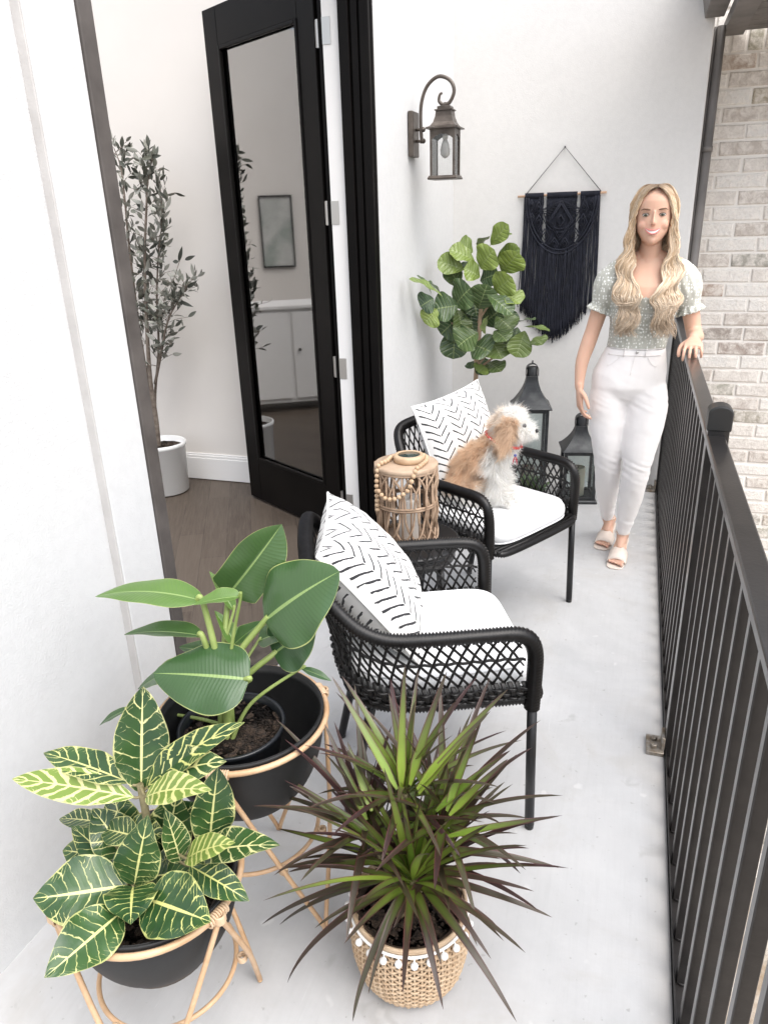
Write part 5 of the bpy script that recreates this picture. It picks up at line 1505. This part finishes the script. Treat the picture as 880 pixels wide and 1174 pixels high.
for i in range(15):
    u = -1 + 2 * i / 14; x = HC.x + .0300 * u; y_ = HC.y - .0980 + .0135 * u * u; z_ = my + .0085 * u * u
    top_.append((x, y_, z_ + .0002 + .0022)); bot_.append((x, y_ + .0005, z_ - .0105 * (1 - u * u) + .0020))
b.loft([top_, bot_], closed=False); b.build('teeth', simple('tooth_enamel', (.88, .86, .82), .25), wm_)
b = MB()
lipc = (.60, .21, .19)
b.tube([(x, y - .0006, z + .0013) for x, y, z in top_], [.0009 + .0016 * math.sin(PI * i / 14) ** .6 for i in range(15)], 6, col=lipc)
b.tube([(x, y - .0006, z - .0013) for x, y, z in bot_], [.0009 + .0024 * math.sin(PI * i / 14) ** .6 for i in range(15)], 6, col=lipc)
b.build('lips', vcol_mat('lip', .35), wm_)

# blouse
b = MB(); torso(b, .007, 1.0, 1.41)
def puff(b, L, sx_):
    A, B_ = Vector(L[0][:3]), Vector(L[2][:3]); m = 34; n = 48; rings = []
    d = (B_ + (B_ - A) * .28 - A); Ln = d.length; d.normalize(); N1 = Vector((0, -1, 0)); N1 = (N1 - d * d.dot(N1)).normalized(); N2 = d.cross(N1)
    for i in range(m + 1):
        t = i / m; t_ = t
        r = .045 + .027 * math.sin(PI * min(1, t / .84) ** .8) if t < .84 else (.0445 if t < .88 else .0445 + .014 * (t - .88) / .12)
        rg = []
        for k in range(n):
            a = 2 * PI * k / n; g = 1 + (.035 * math.sin(a * 13 + t * 3) * math.sin(PI * min(1, t / .84)) if t < .84 else (.02 * math.sin(a * 18) if t < .88 else .10 * math.sin(a * 12 + 1)))
            rg.append(A + d * (Ln * t - .018) + (N1 * math.cos(a) + N2 * math.sin(a)) * r * g)
        rings.append(rg)
    b.loft(rings)
puff(b, armR, -1); puff(b, armL, 1)
for L_ in (armR, armL): b.sphere((L_[0][0] + (.006 if L_ is armR else -.006), L_[0][1], L_[0][2] - .004), .0585, 18, 12)
bl_ = remeshed(b, 'blouse', .0036, 3, .5)
cut(bl_, lambda p: (p.y < 3.50 and abs(p.x - .034) < .060 and p.z > 1.272 - .012 * abs(p.x - .034) / .06) or (p.z > 1.33 and abs(p.x - .034) < .062 and p.y < 3.55) or (p.z > 1.385 and abs(p.x - .034) < .062) or p.z < 1.028)
co, no = mesh_arrays(bl_)
w_ = np.exp(-((co[:, 2] - 1.14) / .09) ** 2); smock = .0016 * np.sin(co[:, 2] * 700) * w_ + .0012 * np.sin(co[:, 0] * 260 + co[:, 2] * 60) * w_
nz_ = np.array([mnoise.noise(Vector(p) * 26) for p in co]) * .0035
bl_.vertices.foreach_set('co', (co + no * (smock + nz_)[:, None]).ravel())
def m_dots():
    t = NT('dotted_blouse'); t.set(Roughness=.8, Sheen_Weight=.2)
    mp = t.add('ShaderNodeMapping'); mp.inputs['Scale'].default_value = (1, 1, .72); t.link(t.coord(), mp.inputs['Vector'])
    v = t.add('ShaderNodeTexVoronoi', i_Scale=92.0, i_Randomness=.55); t.link(mp.outputs[0], v.inputs['Vector'])
    d = t.math('LESS_THAN', v.outputs['Distance'], .33)
    t.col(t.mix(d, t.mix(t.noise(12), (.40, .405, .36), (.48, .48, .43)), (.80, .81, .78)))
    t.bump(t.noise(120, 4), .3, .001); return t.m
place(bl_, 'blouse', m_dots(), wm_)
# jeans
b = MB(); torso(b, .006, .79, 1.06); limb(b, legR, .004, (0, -4)); limb(b, legL, .004, (0, -4))
for s_ in (-1, 1): b.sphere((-.006 + s_ * .066, 3.595, .875), .072, 24, 16)
jn = remeshed(b, 'jeans', .0042, 30, .75)
cut(jn, lambda p: p.z > 1.052)
co, no = mesh_arrays(jn)
kn = np.exp(-((co[:, 2] - .50) / .055) ** 2) + .5 * np.exp(-((co[:, 2] - .80) / .04) ** 2) + .8 * np.exp(-((co[:, 2] - .20) / .05) ** 2) + .15
wr = np.array([mnoise.noise(Vector((p[0] * 9, p[1] * 9, p[2] * 48 + p[0] * 18))) for p in co])
wr2 = np.array([mnoise.noise(Vector((p[0] * 24, p[1] * 14, p[2] * 20))) for p in co])
jn.vertices.foreach_set('co', (co + no * (wr * kn * .0036 + wr2 * .0012)[:, None]).ravel())
place(jn, 'jeans', simple('white_denim', (.86, .835, .825), .9, bscale=380, bstr=.4, bdist=.0006), wm_)
b = MB()
def jp(x, z, k=.0):   # a point on the front of the hips
    for i in range(len(Tz) - 1):
        if Tz[i][0] <= z <= Tz[i + 1][0]:
            f = (z - Tz[i][0]) / (Tz[i + 1][0] - Tz[i][0]); cx, cy, a, bf = [Tz[i][q] + (Tz[i + 1][q] - Tz[i][q]) * f for q in (1, 2, 3, 4)]
            u = min(.97, abs((x) / (a + .006))); return (cx + x, cy - (bf + .0085 + k) * (1 - u ** 2.3) ** (1 / 2.3), z)
for z in (1.022, 1.050): b.tube([jp(-.112 + .224 * i / 30, z) for i in range(31)], .0016, 5)
b.tube([jp(.004, 1.02 - .014 * i, -.0012) for i in range(7)], .0009, 5)
for s_ in (-1, 1):
    b.tube([jp(s_ * (.055 + .05 * i / 8), 1.018 - .045 * math.sin(PI / 2 * i / 8), -.0012) for i in range(9)], .0009, 5)
    b.tube([jp(s_ * .045, z) for z in (1.016, 1.034, 1.054)], .0038, 6, flat=.5)
b.build('seams', simple('jeans_stitching', (.80, .77, .755), .9), wm_)
b = MB(); p = jp(.008, 1.038, .002); b.lathe([(.001, 0), (.0065, 0), (.0065, .003), (.001, .004)], (0, 0, 0), 12)
b.V = [(p[0] + x, p[1] - z, p[2] + y) for x, y, z in b.V]; b.build('button', MAT['steel'], wm_)
# sandals
sm_ = simple('nude_leather', (.70, .61, .54), .6, bscale=200, bstr=.15)
for k in FT:
    A, Hh, Bl, T = map(Vector, FT[k]); d = (T - Hh); d.z = 0; d.normalize(); sd = Vector((-d.y, d.x, 0)); up_ = Vector((0, 0, 1))
    s_ob = empty('sandal', tuple(Vector((0, 0, 0)))); s_ob.parent = wm_; s_ob.location = (0, 0, 0); WOFF[s_ob.name] = WOFF[wm_.name]
    b = MB(); rings = []
    for p, w in ((Hh - d * .03 - up_ * .004, .022), (Hh - up_ * .004, .028), (Hh.lerp(Bl, .4) - up_ * .004, .025), (Hh.lerp(Bl, .75) - up_ * .004, .034), (Bl - up_ * .004, .043), (Bl.lerp(T, .6) - up_ * .003, .042), (T + d * .004 - up_ * .003, .036), (T + d * .018 - up_ * .003, .020)):
        pz = max(p.z, .009); p = Vector((p.x, p.y, pz)); rings.append([p - sd * w, p + sd * w, p + sd * w - up_ * .0085, p - sd * w - up_ * .0085])
    b.loft(rings); b.build('sole', sm_, s_ob, smooth='auto', bevel=.003)
    b = MB(); hb = Hh - up_ * .012
    b.loft([[hb + sd * w * sx_ + d * l * sy_ + up_ * z for sx_, sy_ in ((-1, -1), (1, -1), (1, 1), (-1, 1))] for w, l, z in ((.024, .024, 0), (.021, .019, -.03), (.020, .017, -hb.z + .0005))])
    b.build('heel', sm_, s_ob, smooth='auto', bevel=.002)
    b = MB(); rings = []
    for t in (-.25, .15, .5):
        c = Bl.lerp(T, t) if t > 0 else Bl.lerp(Hh, -t); w = .0435 - .002 * abs(t); hh = .046 - .028 * (t + .25)
        rings.append([c + sd * w * math.cos(a) + up_ * (max(.0, hh * math.sin(a)) - .004) for a in [PI * i / 14 for i in range(15)]])
    b.loft(rings, closed=False); o = b.build('toe_band', sm_, s_ob); so_ = o.modifiers.new('s', 'SOLIDIFY'); so_.thickness = .003; so_.offset = 1
    b = MB(); c = A + Vector((0, 0, .008)) + d * .0
    b.tube([c + (sd * math.cos(a) + d * math.sin(a)) * .0325 for a in [2 * PI * i / 24 for i in range(24)]], .0035, 6, loop=True, cap=False, flat=.5); b.tube([c - d * .031, Hh - d * .026 + up_ * .03, Hh - d * .027], .0035, 6)
    b.build('ankle_strap', sm_, s_ob)

# hair
b = MB()
hr = random.Random(11)
SC = HC + Vector((0, .008, .022))
def skull(az, th, out, side):
    return SC + Vector((side * math.sin(az) * math.sin(th) * (.0765 + out), -math.cos(az) * math.sin(th) * (.094 + out), math.cos(th) * (.094 + out)))


def strand(side, t, seedv):
    """t 0..1: root position from the forehead to the back of the parting"""
    ph = seedv * 6.28; out = .004 + .013 * hr.random()
    az = R(38) + t * R(135)
    pts = [Vector((HC.x + side * .003 + .004, SC.y - .070 + .12 * t, SC.z + .074 + .014 * (1 - abs(t - .5) * 2) + out * .6))]
    pts.append(skull(az, R(26), out, side)); pts.append(skull(az + (R(22) if t < .15 else 0), R(50), out * 1.1, side))
    lat = 1 if t < .6 else max(-.1, 1 - (t - .6) * 2.4 * hr.random())
    if t < .30:
        e_ = t / .30; q_ = lambda s=.004: (hr.random() - .5) * s
        pts = [Vector((HC.x + side * .003 + .004, HC.y - .070 + .05 * e_, HC.z + .112 + .008 * e_)),
               Vector((HC.x + side * (.024 + .006 * e_ + q_()), HC.y - .080 + .05 * e_, HC.z + .103 + .014 * e_)),
               Vector((HC.x + side * (.047 + .010 * e_ + q_()), HC.y - .077 + .05 * e_, HC.z + .078 + .018 * e_)),
               Vector((HC.x + side * (.0625 + .012 * e_ + q_(.006)), HC.y - .071 + .05 * e_, HC.z + .044 + .01 * e_))]
        pts.append(Vector((HC.x + side * (.071 + .012 * e_ + .006 * hr.random()), HC.y - .064 + .04 * e_, HC.z + .005)))
    elif t < .2: pts.append(Vector((HC.x + side * (.067 + .016 * hr.random()), HC.y - .060 + .02 * hr.random(), HC.z + .030)))
    else: pts.append(skull(max(az, R(75)), R(82), out * 1.2, side))
    pts.append(Vector((HC.x + side * (.070 + .024 * hr.random()) * lat, HC.y - .052 + .15 * t, HC.z - .030)))
    pts.append(Vector((HC.x + side * (.066 + .040 * hr.random()) * lat, HC.y - .050 + .14 * t, HC.z - .100)))
    if t < .66:
        g = min(1, max(0, seedv + .25 * (hr.random() - .5)))
        pts.append(Vector((HC.x + side * (.062 + .062 * g), HC.y - .062 + .05 * t, HC.z - .190)))
        pts.append(Vector((HC.x + side * (.040 + .088 * g), HC.y - .120 + .012 * hr.random() + .02 * t + .03 * g, HC.z - .290)))
        pts.append(Vector((HC.x + side * (.024 + .098 * g) + .006, HC.y - .132 + .020 * hr.random() + .02 * g, HC.z - .325 - .02 * hr.random())))
        pts.append(Vector((HC.x + side * (.030 + .088 * hr.random()) + .006, HC.y - .128 + .02 * hr.random(), HC.z - .33 - .15 * hr.random())))
    else:
        pts.append(Vector((HC.x + side * (-.01 + .125 * hr.random()), HC.y + .045 + .02 * hr.random(), HC.z - .18)))
        pts.append(Vector((HC.x + side * (-.01 + .13 * hr.random()), HC.y + .075, HC.z - .30)))
    P_ = smoothpath(pts, 5); n = len(P_); out_ = []; cols = []
    grp = seedv * 2.6 + side * .9 + .8 * (hr.random() - .5)
    tone = hr.random()
    for i, p in enumerate(P_):
        f = i / (n - 1); am = .0125 * min(1, max(0, (HC.z - .03 - p.z) / .16))
        wv = (HC.z - p.z) * 52 + grp
        out_.append(p + Vector((math.sin(wv) * am + .002 * math.sin(wv * 2.3 + ph), math.cos(wv) * am * .65, 0)))
        k = min(1, f * 3.6)
        base = np.array([.17, .115, .075]) * (1 - k) + np.array([.48, .34, .21] if tone > .5 else [.68, .54, .39]) * k
        if tone < .15: base = base * .6
        if f > .55: base = base * (1 - (f - .55) * .8) + np.array([.58, .50, .42]) * ((f - .55) * .8)
        cols.append(tuple(base))
    rad = .0016 + .0013 * hr.random()
    b.tube(out_, [rad * (.4 + .6 * min(1, i / 5)) * (1 if i < n * .82 else max(.12, 1 - (i - n * .82) / (n * .18) * .88)) for i in range(n)], 4, col=cols)
for side in (-1, 1):
    for i in range(1250):
        strand(side, ((i + hr.random()) / 1250) ** 1.15, hr.random())
hm = vcol_mat('blond_hair', .38, None, Specular_IOR_Level=.45, Anisotropic=.6)
b.build('hair', hm, wm_)
# scalp cap under the strands, darker roots
b = MB(); rings = []
for z, a, f_, bk in HZ:
    if z >= -.06:
        k = max(0, min(1, (.122 - z) / .02))
        rings.append([(HC.x + (a + .008) * math.cos(t_), HC.y + (bk + .009) * math.sin(t_) if math.sin(t_) > 0 else HC.y + (f_ + .005) * math.sin(t_) * (1 - k), HC.z + z + (.006 if z > .1 else 0)) for t_ in [2 * PI * i / 40 for i in range(40)]])
b.loft(rings, col=(.20, .135, .085)); b.build('under_hair', hm, wm_)

# ------------------------------------------------------------------ the dog
DZ = .508
dg = empty('dog', (-.52, 2.85, DZ)); tag(dg, 'small fluffy white and tan dog with a red collar sitting on the far chair', 'dog')
b = MB()
body_p = [(-.665, 2.875, .575, .070), (-.625, 2.865, .605, .088), (-.575, 2.86, .655, .086), (-.52, 2.855, .705, .078), (-.485, 2.85, .745, .068), (-.460, 2.85, .785, .056), (-.445, 2.85, .820, .056)]
limb(b, body_p, -.012, n=18)
b.sphere((-.430, 2.845, .845), .060, 18, 12, sc=(1.05, .92, .92))
b.tube([(-.41, 2.838, .838), (-.365, 2.828, .826), (-.342, 2.823, .822)], [.036, .027, .019], 14); b.sphere((-.342, 2.823, .822), .019, 12, 8)
b.sphere((-.36, 2.826, .805), .016, 10, 8)
for yy, dx in ((2.805, 0), (2.875, .012)):
    limb(b, [(-.492 + dx, yy + .012, .70, .036), (-.482 + dx, yy, .63, .026), (-.460 + dx, yy - .002, .57, .019), (-.447 + dx, yy - .004, .535, .018)], 0, n=12)
    b.sphere((-.432 + dx, yy - .006, .528), .0195, 12, 8, sc=(1.35, .95, .85))
    for q in (-1, 0, 1): b.sphere((-.412 + dx, yy - .006 + q * .010, .523), .0085, 8, 6)
for yy, sg in ((2.785, -1), (2.925, 1)):
    b.sphere((-.605, yy + .012 * -sg, .585), .060, 14, 10, sc=(1.1, .62, .95)); b.tube([(-.575, yy, .575), (-.545, yy, .598), (-.555, yy, .570), (-.60, yy, .530)], [.04, .032, .022, .016], 10)
    b.tube([(-.60, yy, .528), (-.545, yy - .002, .524), (-.515, yy - .004, .524)], [.016, .016, .017], 10); b.sphere((-.510, yy - .004, .525), .019, 10, 8, sc=(1.2, 1, .8))
b.tube(smoothpath([(-.69, 2.88, .56), (-.725, 2.90, .58), (-.735, 2.91, .63), (-.71, 2.915, .66)], 5), [.020 - .0005 * i for i in range(16)], 10)
for sg in (-1, 1):   # hanging ears
    b.loft([[(-.440 + .020 * w * math.cos(a), 2.845 + sg * (o + .0075 * math.sin(a)), z) for a in [2 * PI * i / 14 for i in range(14)]] for z, w, o in ((.880, .7, .042), (.862, 1.2, .056), (.83, 1.5, .063), (.79, 1.5, .064), (.765, 1.0, .062), (.755, .3, .060))])
dm = remeshed(b, 'body', .0045, 5, .5)
co, no = mesh_arrays(dm)
def dogcol(p):
    x, y, z = p; n_ = mnoise.noise(Vector(p) * 16) * .03; w = np.array([.94, .92, .88]); tan = np.array([.80, .61, .44]) * (1 + .12 * mnoise.noise(Vector(p) * 22))
    # coat: tan saddle and ear, white chest, legs, face
    k = 0.0
    axis = (x + .60) * .62 - (z - .62) * .45       # >0 towards the chest
    if z > .555 + n_ and axis < -.0 + n_ * 1.2 and x < -.485 + n_: k = 1
    if z > .60 + n_ and x < -.50 + n_ and z < .76: k = max(k, .85 if (x + .50) < (z - .66) * .6 + n_ else 0)
    if abs(y - 2.845) > .038 and z > .735 and z < .892 and -.480 < x < -.395: k = .9
    if z > .86 and x < -.45: k = .45
    if z < .575 + n_ * .6: k = 0
    return w * (1 - k) + tan * k
dc = np.array([dogcol(p) for p in co]); set_col(dm, dc)
# fur
furb = []
fn = 62000; rg = np.random.default_rng(4)
dm.calc_loop_triangles(); tri = np.zeros(len(dm.loop_triangles) * 3, dtype=np.int32); dm.loop_triangles.foreach_get('vertices', tri); tri = tri.reshape(-1, 3)
A_, B_, C_ = co[tri[:, 0]], co[tri[:, 1]], co[tri[:, 2]]; ar = np.linalg.norm(np.cross(B_ - A_, C_ - A_), axis=1); cum = np.cumsum(ar) / ar.sum()
ti = np.searchsorted(cum, rg.random(fn)); u = rg.random((fn, 2)); fl_ = u.sum(1) > 1; u[fl_] = 1 - u[fl_]
Pp = A_[ti] + (B_ - A_)[ti] * u[:, :1] + (C_ - A_)[ti] * u[:, 1:]; Nn = no[tri[ti, 0]]; Cc = dc[tri[ti, 0]]
keep = ~(((Pp[:, 0] > -.385) & (Pp[:, 2] > .79)) & (rg.random(fn) < .35)); Pp, Nn, Cc = Pp[keep], Nn[keep], Cc[keep]; fn = len(Pp)
nv3 = np.array([[mnoise.noise(Vector(p) * 30), mnoise.noise(Vector(p) * 30 + Vector((9, 0, 0))), mnoise.noise(Vector(p) * 30 + Vector((0, 9, 0)))] for p in Pp])
clump = np.array([mnoise.noise(Vector(p) * 55) for p in Pp])
muz = np.exp(-(((Pp - np.array([-.345, 2.823, .822])) / .05) ** 2).sum(1)); paw = np.clip((.56 - Pp[:, 2]) / .03, 0, 1)
Ln = (.026 + .016 * rg.random(fn)) * (1 - .45 * muz) * (1 - .5 * paw) * (1 + .5 * clump)
D0_ = Nn * .75 + np.array([-.12, 0, -.42]) + nv3 * 1.1 + rg.normal(size=(fn, 3)) * .16
D0_[:, 2] += .5 * np.clip((Pp[:, 2] - .85) / .03, 0, 1)
D0_ /= np.linalg.norm(D0_, axis=1)[:, None]
crl = nv3[:, [1, 2, 0]] * 2.0 + rg.normal(size=(fn, 3)) * .35 + np.array([0, 0, -.7])
S_ = np.cross(D0_, rg.normal(size=(fn, 3))); S_ /= np.linalg.norm(S_, axis=1)[:, None]
K_ = 4; V_ = []; width = .00062 + .0004 * rg.random(fn)
for k in range(K_):
    f = k / (K_ - 1); p = Pp - Nn * .002 + D0_ * (Ln * f)[:, None] + crl * (Ln * .38 * f * f)[:, None]
    w = width * (1 - f * .85)
    V_.append(p - S_ * w[:, None]); V_.append(p + S_ * w[:, None])
V_ = np.stack(V_, 1).reshape(-1, 3); base = (np.arange(fn) * 2 * K_)[:, None]
q = np.array([[2 * k, 2 * k + 1, 2 * k + 3, 2 * k + 2] for k in range(K_ - 1)]); F_ = (base[:, :, None] + q[None]).reshape(-1, 4)
fm = bpy.data.meshes.new('fur'); fm.from_pydata(V_.tolist(), [], F_.tolist())
shade = .88 + .2 * rg.random(fn)
set_col(fm, np.clip(np.repeat(Cc * shade[:, None], 2 * K_, axis=0), 0, .9))
furm = vcol_mat('dog_fur', .85)
_nt = furm.node_tree; _tr = _nt.nodes.new('ShaderNodeBsdfTranslucent'); _mx = _nt.nodes.new('ShaderNodeMixShader'); _mx.inputs[0].default_value = .45
_at = [n_ for n_ in _nt.nodes if n_.type == 'ATTRIBUTE'][0]
_nt.links.new(_at.outputs['Color'], _tr.inputs['Color']); _nt.links.new(_nt.nodes['Principled BSDF'].outputs[0], _mx.inputs[1]); _nt.links.new(_tr.outputs[0], _mx.inputs[2]); _nt.links.new(_mx.outputs[0], _nt.nodes['Material Output'].inputs['Surface'])
place(dm, 'body', furm, dg); fo_ = place(fm, 'fur', furm, dg)
b = MB(); b.sphere((-.325, 2.8195, .829), .0095, 12, 8, sc=(.8, 1.1, .85)); b.build('nose', MAT['rail_cap'], dg)
for sg in (-1, 1):
    b = MB(); b.sphere((-.372, 2.836 + sg * .025, .850), .0085, 12, 8); b.build('eye', MAT['rail_cap'], dg)
cl = MB(); rc = random.Random(1); ax_ = Vector((.35, 0, .93)).normalized(); e1 = Vector((0, 1, 0)); e2 = ax_.cross(e1); cc0 = Vector((-.457, 2.85, .778))
ringp = [cc0 + (e1 * .070 * math.cos(a) + e2 * .073 * math.sin(a)) for a in [2 * PI * i / 40 for i in range(40)]]
cl.tube(ringp, .0062, 8, loop=True, cap=False, col=(.50, .03, .025))
for i in range(40):
    p = ringp[i] + (ringp[i] - cc0).normalized() * .006
    cl.sphere(tuple(p), .0032, 7, 5, col=(.75, .72, .68) if i % 4 == 0 else (.55, .04, .03))
co_ = cl.build('collar', vcol_mat('red_collar', .5), dg)
b = MB()
tp_ = Vector((-.400, 2.795, .725))
for sx_ in (-1, 1): b.tube([tp_ + Vector((0, 0, .006)), tp_ + Vector((sx_ * .006, -.006, -.012)), tp_ + Vector((sx_ * .009, -.007, -.030))], [.0035, .005, .0015], 6, flat=.5, col=(.45, .02, .05))
b.sphere(tuple(tp_ + Vector((0, -.004, .008))), .006, 8, 6, col=(.10, .12, .35))
b.build('collar_charm', vcol_mat('charm', .4), dg)
# ------------------------------------------------------------------ light
world = bpy.data.worlds.new('World'); scene.world = world; world.use_nodes = True
wn = world.node_tree.nodes; wl = world.node_tree.links
sky = wn.new('ShaderNodeTexSky'); sky.sky_type = 'NISHITA'; sky.sun_disc = False
SUN_EL, SUN_AZ = R(60), R(122)     # azimuth measured clockwise from +y
sky.sun_elevation = SUN_EL; sky.sun_rotation = SUN_AZ; sky.air_density = 1.0; sky.dust_density = 3.0; sky.ozone_density = 1.0
hs = wn.new('ShaderNodeHueSaturation'); hs.inputs['Saturation'].default_value = .42
wl.new(sky.outputs[0], hs.inputs['Color']); wl.new(hs.outputs[0], wn['Background'].inputs['Color']); wn['Background'].inputs['Strength'].default_value = .15
sd = bpy.data.lights.new('sun', 'SUN'); sd.energy = 1.6; sd.angle = R(70); sd.color = (1.0, .97, .93)
so = bpy.data.objects.new('sun', sd); COL.objects.link(so)
dirn = Vector((math.sin(SUN_AZ) * math.cos(SUN_EL), math.cos(SUN_AZ) * math.cos(SUN_EL), math.sin(SUN_EL)))
so.rotation_euler = dirn.to_track_quat('Z', 'Y').to_euler(); so.location = (3, -2, 6)
scene.view_settings.view_transform = 'Standard'; scene.view_settings.look = 'None'
scene.view_settings.exposure = 1.17; scene.view_settings.gamma = 1
scene.cycles.max_bounces = 8; scene.cycles.transparent_max_bounces = 16
scene.cycles.caustics_reflective = False; scene.cycles.caustics_refractive = False
